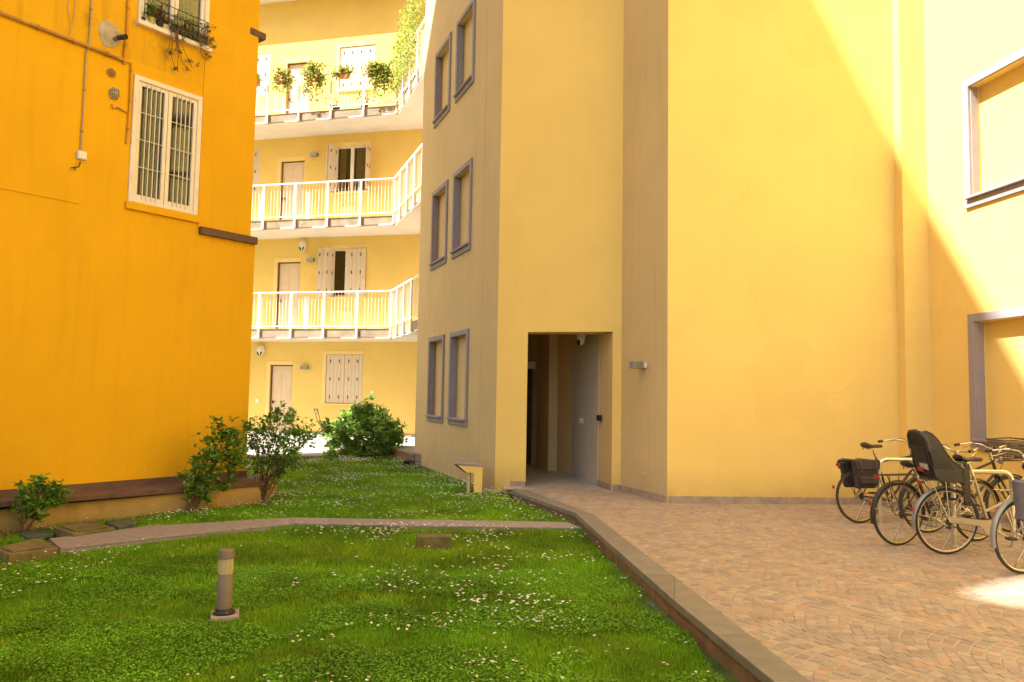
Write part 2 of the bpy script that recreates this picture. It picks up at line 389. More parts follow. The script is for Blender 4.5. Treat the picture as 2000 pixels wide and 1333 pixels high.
for si in range(len(KOx)-1):
    a, b, c, d = KOx[si], KOx[si+1], KIx[si], KIx[si+1]
    L = math.dist(a, b); n = max(1, round(L/.95))
    for k in range(n):
        g = .005/L; t0, t1 = k/n+g*(k > 0), (k+1)/n-g
        p, q, r_, s2 = lerp(a, b, t0), lerp(a, b, t1), lerp(c, d, t1), lerp(c, d, t0)
        m_ = MB(); m_.t = tone(.10, .03)
        r_, s2 = nearest(KIx, q) if k < n-1 else d, nearest(KIx, p) if k else c
        m_.hexa([(*p, -.055), (*q, -.055), (*r_, -.055), (*s2, -.055)], [(*p, .007), (*q, .007), (*r_, .007), (*s2, .007)])
        m_.obj('coping_stone', MT['coping'], kerb, bevel=.004)
        if k % 2 == 0:
            dx, dy = (b[0]-a[0])/L, (b[1]-a[1])/L
            t2 = min(1, (k+2)/n)-g
            P0, P1 = lerp(a, b, t0), lerp(a, b, t2)
            nx, ny = dy, -dx
            if (nx*(c[0]-a[0])+ny*(c[1]-a[1])) < 0: nx, ny = -nx, -ny
            m_ = MB(); m_.t = tone(.12, .04)
            m_.hexa([(P0[0]+nx*.022, P0[1]+ny*.022, -.38), (P1[0]+nx*.022, P1[1]+ny*.022, -.38), (P1[0]+nx*.06, P1[1]+ny*.06, -.38), (P0[0]+nx*.06, P0[1]+ny*.06, -.38)],
                    [(P0[0]+nx*.022, P0[1]+ny*.022, -.057), (P1[0]+nx*.022, P1[1]+ny*.022, -.057), (P1[0]+nx*.06, P1[1]+ny*.06, -.057), (P0[0]+nx*.06, P0[1]+ny*.06, -.057)])
            m_.obj('riser_panel', MT['riser'], kerb)
# path of flat slabs across the lawn
PF = [G(96, 1052, -.1), G(288, 1028, -.1), G(566, 1011, -.1), G(640, 1012, -.1), G(1108, 1020, -.1)]
PN = [G(118, 1071, -.1), G(320, 1048, -.1), G(576, 1021.6, -.1), G(644, 1024, -.1), G(1137, 1031, -.1)]
PFx = [(p.x, p.y) for p in PF]; PNx = [(p.x, p.y) for p in PN]
path = MB()
for a, b, c, d in zip(PNx, PNx[1:], PFx, PFx[1:]):
    path.hexa([(*a, -.4), (*b, -.4), (*d, -.4), (*c, -.4)], [(*a, -.125), (*b, -.125), (*d, -.125), (*c, -.125)])
path = path.obj('path', MT['path'], kind='structure')
for a, b, c, d in zip(PNx, PNx[1:], PFx, PFx[1:]):
    L = math.dist(a, b); n = max(1, round(L/1.0))
    for k in range(n):
        g = .003/L; t0, t1 = k/n+g*(k > 0), (k+1)/n-g
        p, q, r_, s2 = lerp(a, b, t0), lerp(a, b, t1), lerp(c, d, t1), lerp(c, d, t0)
        m_ = MB(); m_.t = tone(.06, .02)
        m_.hexa([(*p, -.122), (*q, -.122), (*r_, -.122), (*s2, -.122)], [(*p, -.1), (*q, -.1), (*r_, -.1), (*s2, -.1)])
        m_.obj('paving_slab', MT['path'], path, bevel=.003)
# far pavement, a gently sloping apron below the far building
fr = [G(380, 896, -.09), G(480, 893, -.09), G(640, 891, -.07), G(700, 880, .0), G(753, 870, .12), G(811, 888, .12)]
fr.append(fr[-1]+Vector((2.5, -.2, 0)))
bk = []
for i, p in enumerate(fr):
    u = (Vector(p[:2])-far.P).dot(far.d); bk.append(far.pt(u-(.6 if i < 3 else 0), .14, -.2))
bk[0] = far.pt(-12, .14, -.2); bk[-1] = far.pt(9, .14, -.2)
fp = MB()
for i in range(len(fr)-1):
    a, b, c, d = fr[i], fr[i+1], bk[i+1], bk[i]
    m0, m1 = a.lerp(d, .45), b.lerp(c, .45); m0.z = m1.z = .13 
    lo_ = lambda p: (p[0], p[1], -.5)
    fp.add([a, b, m1, m0, c, d, lo_(a), lo_(b)], [(0, 1, 2, 3), (3, 2, 4, 5), (6, 7, 1, 0)])
far_pav = fp.obj('far_pavement', MT['pale_pave'], kind='structure')
for i in range(1, 5):
    a, b = fr[i], fr[i+1]; dd = Vector((b.x-a.x, b.y-a.y, 0)).normalized(); nn = Vector((-dd.y, dd.x, 0))
    m_ = MB(); m_.t = tone(.05)
    A = [a-nn*.04, b-nn*.04, b+nn*.2, a+nn*.2]
    m_.hexa([p+Vector((0, 0, -.04)) for p in A], [p+Vector((0, 0, .012)) for p in A]); m_.obj('edge_stone', MT['coping'], far_pav)
    m_ = MB(); A = [a-nn*.02, b-nn*.02, b+nn*.1, a+nn*.1]
    m_.hexa([(p.x, p.y, -.4) for p in A], [p+Vector((0, 0, -.042)) for p in A]); m_.obj('riser_panel', MT['riser'], far_pav)

# ================================================================== main yellow building: stair tower + blind courtyard wall
yb = thing('apartment_building', (TL1.x, TL1.y, 0), 'yellow block in the middle with a dark doorway, blank wall and small blind side windows', 'building')
ops = []; frames = []
for (tl, tr, bl, br_) in (((880, 651), (916, 643), (875, 828), (911, 833)), ((837, 660), (868, 654), (834, 823), (864, 826)), ((887, 342), (924, 307), (883, 507), (918, 492)),
                          ((846, 380), (876.7, 348.6), (842, 528), (870, 514)), ((897, 34), (931.5, -3), (892, 200), (928.6, 160)), ((856, 104), (886, 56), (850, 248.5), (881, 216))):
    q = [tside.uv(*p) for p in (tl, tr, bl, br_)]
    u0 = (q[0][0]+q[2][0])/2; u1 = (q[1][0]+q[3][0])/2; z1 = (q[0][1]+q[1][1])/2; z0 = (q[2][1]+q[3][1])/2
    frames.append((u0, u1, z0, z1))
ua = sum(f[0] for f in frames[0::2])/3; ub = sum(f[1] for f in frames[0::2])/3; uc = sum(f[0] for f in frames[1::2])/3; ud = sum(f[1] for f in frames[1::2])/3
fr2 = []
for i in range(3):
    z0 = (frames[2*i][2]+frames[2*i+1][2])/2; z1 = (frames[2*i][3]+frames[2*i+1][3])/2; fr2 += [(ua, ub, z0, z1), (uc, ud, z0, z1)]
print('frames', [tuple(round(x, 2) for x in f) for f in frames], ua, ub, uc, ud)
fr2.append((ua, ub, fr2[4][2]+3.3, fr2[4][3]+3.3)); fr2.append((uc, ud, fr2[4][2]+3.3, fr2[4][3]+3.3))
FT = .10
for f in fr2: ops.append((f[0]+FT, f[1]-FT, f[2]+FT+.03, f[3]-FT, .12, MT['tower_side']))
ug = [tside.uv(940, 700)[0], tside.uv(915, 880)[0]]
ops.append((ug[0]-.006, ug[0]+.006, -.3, Z_ROOF-.5, .03, MT['brown']))
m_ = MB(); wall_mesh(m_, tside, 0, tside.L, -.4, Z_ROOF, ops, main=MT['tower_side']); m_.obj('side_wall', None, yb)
def window_trim(w, f, parent, T=FT, P=.035, sill=True, nm='window_frame', mt='grey_trim'):
    u0, u1, z0, z1 = f
    m_ = MB(); m_.wbox(w, u0, u0+T, z0, z1, 0.001, P); m_.wbox(w, u1-T, u1, z0, z1, 0.001, P); m_.wbox(w, u0+T, u1-T, z1-T, z1, 0.001, P-.002); m_.wbox(w, u0+T, u1-T, z0, z0+T, 0.001, P-.002)
    # inner return lining the recess
    m_.wbox(w, u0+T, u0+T+.012, z0+T, z1-T, -.11, 0.0); m_.wbox(w, u1-T-.012, u1-T, z0+T, z1-T, -.11, 0.0)
    o = m_.obj(nm, MT[mt], parent, bevel=.004)
    if sill:
        m_ = MB(); m_.wbox(w, u0+T*.55, u1-T*.55, z0+T+.002, z0+T+.04, -.11, P+.05); m_.obj('sill', MT[mt], o, bevel=.004)
    return o
for f in fr2: window_trim(tside, f, yb)
# tower front with the doorway
du0, dz1 = tfront.uv(1030.5, 649); du1, _ = tfront.uv(1197.5, 650); du1b = tfront.uv(1194, 900)[0]
du0 = (du0+tfront.uv(1027.5, 930)[0])/2; du1 = (du1+du1b)/2
print('door', du0, du1, dz1)
m_ = MB(); wall_mesh(m_, tfront, 0, tfront.L, -.4, Z_ROOF, [(du0, du1, -.4, dz1, .001, None)], main=MT['yellow']); m_.obj('front_wall', None, yb)
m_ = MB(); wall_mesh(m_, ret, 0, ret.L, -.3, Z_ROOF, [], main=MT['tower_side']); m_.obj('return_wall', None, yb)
m_ = MB(); wall_mesh(m_, main, 0, uE+1.2, -.3, Z_ROOF, [], main=MT['yellow']); m_.obj('courtyard_wall', None, yb)
m_ = MB(); m_.wbox(main, uE, uE+uP+.5, -.3, Z_ROOF-.01, -.3, .2); m_.obj('pier', MT['yellow'], yb)
# back and roof close the volume
bl_ = tside.pt(0, 0); m_ = MB()
outl = [bl_, TL1, rA, mA, main.pt(uE+1.2, 0), main.pt(uE+1.2, 0, -7), Vector((bl_.x+2.5, bl_.y+1.0, 0))]
n = len(outl); m_.add([(p.x, p.y, Z_ROOF) for p in outl], [tuple(range(n))]); m_.mat(MT['yellow'])
for i in range(4, 7):
    a, b = outl[i], outl[(i+1) % n]; m_.add([(a.x, a.y, -.3), (b.x, b.y, -.3), (b.x, b.y, Z_ROOF), (a.x, a.y, Z_ROOF)], [(0, 1, 2, 3)])
m_.obj('rear_walls_and_roof', None, yb)
# corridor
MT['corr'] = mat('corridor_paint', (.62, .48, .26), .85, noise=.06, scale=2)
MT['corr_door'] = mat('grey_door_paint', (.46, .42, .36), .6, noise=.05)
MT['corr_floor'] = mat('corridor_tiles', (.42, .36, .28), .35, noise=.15, scale=4, attr='tone')
cpts = [G(1168, 949), G(1115, 928), G(1087, 920), G(1070, 920), G(1047, 909), G(1022, 905)]
jr = tfront.pt(du1, 0); jl = tfront.pt(du0, 0)
cpts = [jr]+cpts+[G(1000, 905), jl+Vector((-.25, .5, 0)), jl]
m_ = MB(); ch = dz1+.35
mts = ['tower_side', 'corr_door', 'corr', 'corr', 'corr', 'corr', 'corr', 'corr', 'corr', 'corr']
for i in range(len(cpts)-1):
    a, b = cpts[i], cpts[i+1]; m_.mat(MT[mts[i]])
    zt = dz1 if i in (0, len(cpts)-2) else ch
    m_.add([(a.x, a.y, -.02), (b.x, b.y, -.02), (b.x, b.y, ch), (a.x, a.y, ch)], [(0, 1, 2, 3)])
m_.mat(MT['corr']).add([(p.x, p.y, ch) for p in cpts], [tuple(range(len(cpts)))])
# lintel underside
k1, k2 = jr, cpts[1]; m_.mat(MT['yellow'])
m_.hexa([(jl.x, jl.y, dz1), (jr.x, jr.y, dz1), (cpts[1].x, cpts[1].y, dz1), (cpts[-2].x+.02, cpts[-2].y, dz1)], [(jl.x, jl.y+.003, ch+.01), (jr.x, jr.y+.003, ch+.01), (cpts[1].x, cpts[1].y, ch+.01), (cpts[-2].x+.02, cpts[-2].y, ch+.01)])
corr = m_.obj('corridor', None, yb)
# stone floor tiles of the corridor
tl = 0
cpoly = [(p.x, p.y) for p in cpts]
m_ = MB(); m_.prism(cpoly, -.03, -.008); fl = m_.obj('corridor_floor', MT['joint'], yb)
for i in range(-4, 8):
    for j in range(0, 14):
        x0, y0 = -1+i*.45, 12.4+j*.45
        if inpoly(x0+.22, y0+.22, cpoly) or (inpoly(x0+.05, y0+.05, cpoly) or inpoly(x0+.4, y0+.4, cpoly) or inpoly(x0+.4, y0+.05, cpoly) or inpoly(x0+.05, y0+.4, cpoly)):
            t_ = MB(); t_.t = tone(.08); t_.hexa([(x0+.003, y0+.003, -.02), (x0+.447, y0+.003, -.02), (x0+.447, y0+.447, -.02), (x0+.003, y0+.447, -.02)], [(x0+.003, y0+.003, -.001), (x0+.447, y0+.003, -.001), (x0+.447, y0+.447, -.001), (x0+.003, y0+.447, -.001)])
            t_.obj('tile', MT['corr_floor'], fl)
cw = Wall(cpts[2], cpts[1])            # right corridor wall, viewed from its left
def cbox(px0, px1, py0, py1, o0, o1, w=cw):
    u0, z1 = w.uv(px0, py0, o1); u1, z0 = w.uv(px1, py1, o1); m_ = MB(); m_.wbox(w, min(u0, u1), max(u0, u1), min(z0, z1), max(z0, z1), o0, o1); return m_
u0, z1 = cw.uv(1146, 698); u1 = cw.uv(1168, 800)[0]
m_ = MB(); m_.wbox(cw, u0-.03, cw.L+.0, z1, z1+.02, 0, .006); m_.wbox(cw, u0-.03, u0, -.0, z1, 0, .006); dr = m_.obj('door_frame', MT['corr_door'], yb)
m_ = MB(); m_.wbox(cw, u0+.004, cw.L, 0.002, z1-.004, -.02, .012); dr = m_.obj('door', MT['corr_door'], yb)
cbox(1165, 1170, 811, 822, .013, .06).obj('handle', MT['black'], dr)
sw = cbox(1131, 1137.5, 817, 827, .001, .014); o = sw.obj('light_switch', MT['white']); tag(o, 'small white light switch on the corridor wall inside the doorway', 'switch')
lw_ = Wall(cpts[5], cpts[4])
q = G(1043, 905); wl_ = Wall(cpts[6]+Vector((0, -.02, 0)), cpts[5]+Vector((0, -.02, 0)))
m_ = MB(); P_ = wl_.at(1036, 714, .12); m_.box(P_, (.22, .1, .16)); tag(m_.obj('corridor_lamp', MT['white'], loc=P_), 'pale box lamp over the dark door at the end of the corridor', 'wall lamp')
m_ = MB(); m_.wbox(wl_, -.2, wl_.L*.62, 0.0, 2.25, .002, .04); m_.obj('inner_door', MT['brown'], yb)
# emergency floodlight under the corridor ceiling
def twin_flood(name, loc, n, label, s=1.0, group=None):
    t = thing(name, loc, label, 'floodlight', group); nv = Vector((n[0], n[1], 0)).normalized(); tv = Vector((-nv.y, nv.x, 0))
    m_ = MB(); m_.smooth = True
    vs = []; fs = []; NN, KK = 12, 7
    for i in range(KK):
        th = math.pi*i/(KK-1); rr = math.sin(th)**.8; zz = math.cos(th)*.15*s
        w_ = rr*(.115 if zz > 0 else .115-.03*(-zz/(.15*s)))*s
        for k in range(NN):
            a = 2*math.pi*k/NN; vs.append(Vector(loc)+tv*w_*math.cos(a)+nv*(w_*.8*max(-.5, math.sin(a))+.05*s)+Vector((0, 0, zz)))
    for i in range(KK-1):
        for k in range(NN): fs.append((i*NN+k, i*NN+(k+1) % NN, (i+1)*NN+(k+1) % NN, (i+1)*NN+k))
    m_.add(vs, fs); m_.obj('housing', MT['white'], t)
    for sg in (-1, 1):
        m_ = MB(); c = Vector(loc)+tv*sg*.07*s+Vector((0, 0, -.10*s))+nv*.11*s
        m_.tube([c+Vector((0, 0, .05*s))-tv*sg*.012, c-Vector((0, 0, .05*s))-tv*sg*.045*s], [.026*s, .012*s], 8); m_.obj('lens', MT['black'], t)
    return t
twin_flood('emergency_light', cw.at(1141, 660, .1), cw.n, 'white emergency floodlight high on the corridor wall just inside the doorway', .95)
# stone plinths: separate stones
def plinth(w, u0, u1, h, parent, th=.022, step=.9, z0=-.02):
    n = max(1, round((u1-u0)/step))
    for k in range(n):
        a, b = u0+(u1-u0)*k/n+.001, u0+(u1-u0)*(k+1)/n-.002
        m_ = MB(); m_.t = tone(.14, .05); m_.wbox(w, a, b, z0, h, .001, th+random.uniform(0, .002)); m_.obj('plinth_stone', MT['stone'], parent, bevel=.002)
plinth(main, 0.025, uE, .10, yb); plinth(pier, 0.001, uP, .10, yb); plinth(ret, .0, ret.L-.001, .10, yb, step=.85)
plinth(tfront, du1+.02, tfront.L-.024, .10, yb); plinth(tfront, tfront.uv(997, 950)[0], du0, .085, yb, z0=-.02)
jw = Wall(cpts[1], jr); plinth(jw, 0, jw.L, .10, yb)
# side building (right) with two big blind windows
sb = thing('side_building', side.pt(0, 0), 'sunlit yellow side building at the right edge with two large grey framed blind windows', 'building')
w1 = side.uv(1890.6, 156.6); w2 = side.uv(1891, 408.5); w3 = side.uv(1890.4, 615.4); w4 = side.uv(1893, 877.5)
uu = sum(x[0] for x in (w1, w2, w3, w4))/4; WW = 1.75
sw_fr = [(uu, uu+WW, w2[1], w1[1]), (uu, uu+WW, w4[1], w3[1]), (uu, uu+WW, w1[1]+(w2[1]-w3[1]), w1[1]*2-w3[1])]
for k in (1, 2):
    sw_fr += [(f[0]+3.0*k, f[1]+3.0*k, f[2], f[3]) for f in sw_fr[:3]]
print('sidewin', sw_fr[:3])
ST = .115
m_ = MB(); wall_mesh(m_, side, 0, 24, -.3, 15.5, [(f[0]+ST, f[1]-ST, f[2]+ST+.03, f[3]-ST, .14, MT['yellow']) for f in sw_fr], main=MT['yellow']); m_.obj('courtyard_wall', None, sb)
for f in sw_fr: window_trim(side, f, sb, T=ST, P=.04)
plinth(side, .001, 4, .10, sb)
m_ = MB(); A = [side.pt(0, 0), side.pt(24, 0), side.pt(24, 0, -9), side.pt(0, 0, -9)]
m_.add([(p.x, p.y, 15.5) for p in A], [(0, 1, 2, 3)]); 
for i in (1, 2, 3):
    a, b = A[i], A[(i+1) % 4]; m_.add([(a.x, a.y, -.3), (b.x, b.y, -.3), (b.x, b.y, 15.5), (a.x, a.y, 15.5)], [(0, 1, 2, 3)])
m_.obj('rear_walls_and_roof', MT['yellow'], sb)

# ================================================================== left orange building
ob = thing('orange_building', (LC.x, LC.y, 0), 'tall orange rendered building filling the left side, with barred windows and a brown base band', 'building')
ZB = .30                                                     # bottom of the orange render
# main facade: upper wall ends a little short of the corner; a thicker lower pier carries a brown flashing
ul, zl = left.uv(388, 446); _, zl2 = left.uv(500, 470, .1)
uc_, _ = left.uv(495, 300)
ub_ = left.uv(396, 200)[0]
wq = [left.uv(*p) for p in ((262, 145), (396, 192), (248, 395), (383, 420))]
WU0 = (wq[0][0]+wq[2][0])/2; WU1 = (wq[1][0]+wq[3][0])/2; WZ1 = (wq[0][1]+wq[1][1])/2; WZ0 = (wq[2][1]+wq[3][1])/2
q0 = left.uv(268, 41); q1 = left.uv(403, 95); q2 = left.uv(410, 0)
UW0, UW1, UWZ0 = q0[0], (q1[0]+q2[0])/2, (q0[1]+q1[1])/2; UWZ1 = UWZ0+1.75
print('left: flashing', ul, zl, zl2, 'uc', uc_, 'window', WU0, WU1, WZ0, WZ1, wq, 'upper', UW0, UW1, UWZ0)
zled = left.uv(245, 122)[1]; zled0 = left.uv(0, 22)[1]; print('ledge', zled0, zled)
RZ = 22.8
m_ = MB()
ZM = (zled+zled0)/2+.02
wall_mesh(m_, left, -36, ub_, ZB, ZM, [(WU0+.05, WU1-.05, WZ0+.04, WZ1-.05, .16, MT['dark'])], main=MT['orange'])
wall_mesh(m_, left, -36, ub_, ZM, RZ, [(UW0+.05, UW1-.05, UWZ0+.05, UWZ1-.05, .2, MT['dark'])], main=MT['orange_old'])
wall_mesh(m_, left, ub_, uc_, zl, RZ, [], o=.012, main=MT['orange'])
wall_mesh(m_, left, ub_, 1.0, ZB, zl, [], o=0.0, main=MT['orange'])
m_.mat(MT['orange'])
E0 = left.pt(uc_, 0, 0); end = Vector((-.93, .36, 0)); BK = LC+end*11.2; BK2 = left.pt(-36, 0, -9)
for (a, b, z0, z1) in ((LC, BK, ZB-.6, zl), (E0, BK, zl, RZ), (BK, BK2, -.4, RZ), (BK2, left.pt(-36, 0), -.4, RZ), (left.pt(ub_, 0, 0), left.pt(ub_, 0, .012), zl, RZ)):
    m_.add([(a.x, a.y, z0), (b.x, b.y, z0), (b.x, b.y, z1), (a.x, a.y, z1)], [(0, 1, 2, 3)])
m_.add([(p.x, p.y, RZ) for p in (E0, BK, BK2, left.pt(-36, 0))], [(0, 1, 2, 3)])
m_.add([(p.x, p.y, zl) for p in (LC, BK, E0, left.pt(ub_, 0))], [(0, 1, 2, 3)])
m_.obj('wall', None, ob)
# unseen roof screen, added to cast the diagonal shadow edge on the walls
e0 = Vector((-15.7, 0)); SZ = 33.0
def epx(y, off=0): return (-15.7+.624*y-off, y+off*.3)
# notch that lets one patch of sun reach the paving
notch = []
d2 = Vector((.624, 1)).normalized()
for (gx, gy) in ((5.9, 7.35), (4.95, 7.1), (4.35, 6.82), (3.8, 6.42), (3.72, 6.22), (3.95, 5.98), (4.3, 5.78), (5.4, 5.5)):
    # ray g + t*S meets x = -15.7 + .624 y
    t = (gx+15.7-.624*gy)/(-(to_sun.x)+.624*to_sun.y); p = Vector((gx, gy, 0))+to_sun*t; notch.append((p.y, p.z))
print('notch', notch)
m_ = MB(); ys, ye = -24.0, 8.8
hole = notch
top = [(ys, SZ)]+[]
# polygon with the notch opened to the top edge
hy = sorted(hole, key=lambda h: h[0])
hmin = hole[0] if hole[0][0] < hole[-1][0] else hole[-1]
poly = [(ys, RZ-.1), (ye, RZ-.1), (ye, SZ)]
seq = hole if hole[0][0] > hole[-1][0] else hole[::-1]
poly += [(seq[0][0], SZ)]+[h for h in seq]+[(seq[-1][0], SZ)]
poly += [(ys, SZ)]
n = len(poly)
vs = [(*epx(y), z) for y, z in poly]+[(*epx(y, .15), z) for y, z in poly]
m_.add(vs, [tuple(range(n)), tuple(range(n, 2*n))[::-1]]+[(i, (i+1) % n, (i+1) % n+n, i+n) for i in range(n)])
m_.obj('shadow_screen', MT['orange'], ob)
# flashings
FL = .07
u_end = left.uv(503, 475, .1)[0]
m_ = MB(); m_.wbox(left, ul, u_end+.02, zl-.09, zl+.02, .001, .075)
o = m_.obj('flashing', MT['brown'], ob)
pz = left.at(502, 66, .02)
m_ = MB(); uf = left.uv(496, 60, .02)[0]; m_.wbox(left, uf-.06, uf+.22, left.uv(500, 72, 0)[1], left.uv(500, 60, 0)[1], -.2, .03); m_.obj('flashing', MT['brown'], ob)
# expansion lines
uj = left.uv(155, 400)[0]; zj = left.uv(155, 400)[1]; zj0 = left.uv(0, 365)[1]; print('joint', zj, zj0)
m_ = MB(); m_.wbox(left, -8, uj, (zj+zj0)/2-.006, (zj+zj0)/2, .0005, .012); m_.obj('render_joint', MT['orange_old'], ob)
# base: brown band, ledge and low wall
m_ = MB(); m_.wbox(left, -30, 1.012, -.05, ZB, -.1, .012); m_.obj('base_band', MT['brown'], ob)
ld = low.d; LE = LW1
m_ = MB(); lowpts = [low.pt(-12, 0), low.pt(low.L+.02, 0), left.pt(1.5, 0, 0)+Vector((.0, .25, 0)), left.pt(1.0, 0, -.1), left.pt(-12, 0, -.05)]
m_.prism([(p.x, p.y) for p in lowpts], -.5, .135); m_.obj('low_wall', MT['lowwall'], ob)
# ledge stones
nst = 14; 
fe = [low.pt(-12+(12.06+low.L)*k/nst, 0, .035) for k in range(nst+1)]
be = [left.pt(-12+(13.05)*k/nst, 0, -.0) for k in range(nst+1)]
be[-1] = left.pt(1.25, 0, .0)+Vector((.1, .2, 0))
for k in range(nst):
    m_ = MB(); m_.t = tone(.1)
    g = .004; a, b = fe[k].lerp(fe[k+1], g), fe[k].lerp(fe[k+1], 1-g); c, d = be[k].lerp(be[k+1], 1-g), be[k].lerp(be[k+1], g)
    m_.hexa([(p.x, p.y, .137) for p in (a, b, c, d)], [(p.x, p.y, .205) for p in (a, b, c, d)]); m_.obj('ledge_stone', MT['brown'], ob, bevel=.004)
# ================================================================== far building with balcony walkways
fb = thing('balcony_building', far.pt(0, .14), 'yellow building at the back of the courtyard with three white railed balconies', 'building')
def fu(px, py): return far.uv(px, py)[0]
def fz(px, py): return far.uv(px, py)[1]
ZS = [fz(660, 668), fz(660, 463), fz(660, 263)]            # balcony undersides
ZR = fz(660, -8)
OV = 1.33; TH = .32
doors = [(527, 571, 713), (541, 586, 512), (548, 594, 314.5), (560, 607, 122)]
wins = [(636, 708, 693, 789), (637, 714, 486, 580), (650, 722, 285, 375), (663, 732, 90, 175)]
floors = [.14, ZS[0]+TH, ZS[1]+TH, ZS[2]+TH]
ops = []; D = []; Wn = []
for (a, b, t), zf in zip(doors, floors):
    u0, u1, z1 = fu(a, t+30), fu(b, t+30), fz((a+b)/2, t); D.append((u0, u1, zf, z1)); ops.append((u0, u1, zf-.01, z1, .14, None))
for (a, b, t, bt) in wins:
    u0, u1, z0, z1 = fu(a, (t+bt)/2), fu(b, (t+bt)/2), fz((a+b)/2, bt), fz((a+b)/2, t); Wn.append((u0, u1, z0, z1)); ops.append((u0, u1, z0, z1, .13, MT['room']))
u_l = fu(380, 700)
# windows of the flat beyond the orange corner (their right shutters show)
Lw = []
for (px, t, bt) in ((507, 290, 380), (527, 104, 186)):
    u1 = fu(px, (t+bt)/2); z0, z1 = fz(px, bt), fz(px, t); Lw.append((u1-1.25, u1, z0, z1)); ops.append((u1-1.25, u1, z0, z1, .13, MT['room']))
m_ = MB(); wall_mesh(m_, far, u_l-4, 11, -.1, ZR+1.2, ops, main=MT['far']); m_.obj('wall', None, fb)
m_ = MB(); A = [far.pt(u_l-4, 0), far.pt(11, 0), far.pt(11, 0, -9), far.pt(u_l-4, 0, -9)]
m_.add([(p.x, p.y, ZR+1.2) for p in A], [(0, 1, 2, 3)])
for i in (1, 2, 3):
    a, b = A[i], A[(i+1) % 4]; m_.add([(a.x, a.y, -.1), (b.x, b.y, -.1), (b.x, b.y, ZR+1.2), (a.x, a.y, ZR+1.2)], [(0, 1, 2, 3)])
m_.obj('rear_walls_and_roof', MT['far'], fb)
# pale painted surrounds
for k, (u0, u1, z0, z1) in enumerate(D+Wn):
    isd = k < 4; zb = z0 if isd else z0-.0; T = .13
    m_ = MB(); m_.wbox(far, u0-T, u0-.001, zb, z1+T, .001, .012); m_.wbox(far, u0, u1, z1+.001, z1+T, .001, .012)
    if not isd: m_.wbox(far, u0-T*.3, u1+T*.3, z0-.05, z0-.002, .001, .05)
    m_.obj('surround', MT['surround'], fb)
# doors
for (u0, u1, z0, z1) in D:
    m_ = MB(); m_.wbox(far, u0+.045, u1-.0, z0+.01, z1-.04, -.13, -.085); dr = m_.obj('door', MT['door'], fb)
    m_ = MB(); m_.wbox(far, u0+.001, u0+.045, z0+.01, z1-.002, -.13, -.06); m_.wbox(far, u0+.045, u1, z1-.04, z1-.002, -.13, -.06); m_.obj('door_frame', MT['brown'], dr)
    H = z1-z0; w_ = u1-u0
    for (a, b) in ((.07, .40), (.47, .93)):
        for (c, d) in ((.12, .47), (.53, .90)):
            m_ = MB(); m_.wbox(far, u0+w_*c, u0+w_*d, z0+H*a, z0+H*b, -.086, -.076); m_.obj('panel', MT['door'], dr, bevel=.006)
    m_ = MB(); m_.wbox(far, u0+.09, u0+.12, z0+H*.43, z0+H*.47, -.086, -.04); m_.wbox(far, u0+.09, u0+.2, z0+H*.45, z0+H*.46, -.05, -.035); m_.obj('handle', MT['black'], dr)
# shutters
def shutter(P0, dirv, w, z0, z1, parent, planks=5, name='shutter'):
    """leaf standing from point P0 along dirv (2d), vertical boards with hooks"""
    n = Vector((dirv.y, -dirv.x)); sh = None
    wl = Wall(P0, Vector(P0[:2])+dirv)
    for k in range(planks):
        m_ = MB(); m_.t = tone(.03); m_.wbox(wl, w*k/planks+.002, w*(k+1)/planks-.002, z0, z1, -.018, .018)
        if sh is None:
            sh = m_.obj(name, MT['shutter'], parent)
        else: m_.obj('plank', MT['shutter'], sh, bevel=.003)
    for zz in (.13, .5, .87):
        m_ = MB(); z = z0+(z1-z0)*zz
        for x in (.22, .72): m_.wbox(wl, w*x-.012, w*x+.012, z-.05, z+.05, .018, .032)
        m_.obj('hinge', MT['black'], sh)
    return sh
d2 = far.d
def pane_window(u0, u1, z0, z1):
    m_ = MB(); T = .06
    m_.wbox(far, u0, u1, z0, z0+T, -.12, -.07); m_.wbox(far, u0, u1, z1-T, z1, -.12, -.07)
    mid = (u0+u1)/2
    for a in (u0, mid-T, u1-T): m_.wbox(far, a, a+(T if a != mid-T else 2*T), z0+T, z1-T, -.12, -.07)
    f = m_.obj('window_frame', MT['white'], fb)
    for (a, b) in ((u0+T, mid-T), (mid+T, u1-T)):
        m_ = MB(); m_.wbox(far, a, b, z0+T, z1-T, -.1, -.095); m_.obj('pane', MT['glass'], f)
    return f
MT['curtain'] = mat('beige_curtain', (.50, .40, .26), .9)
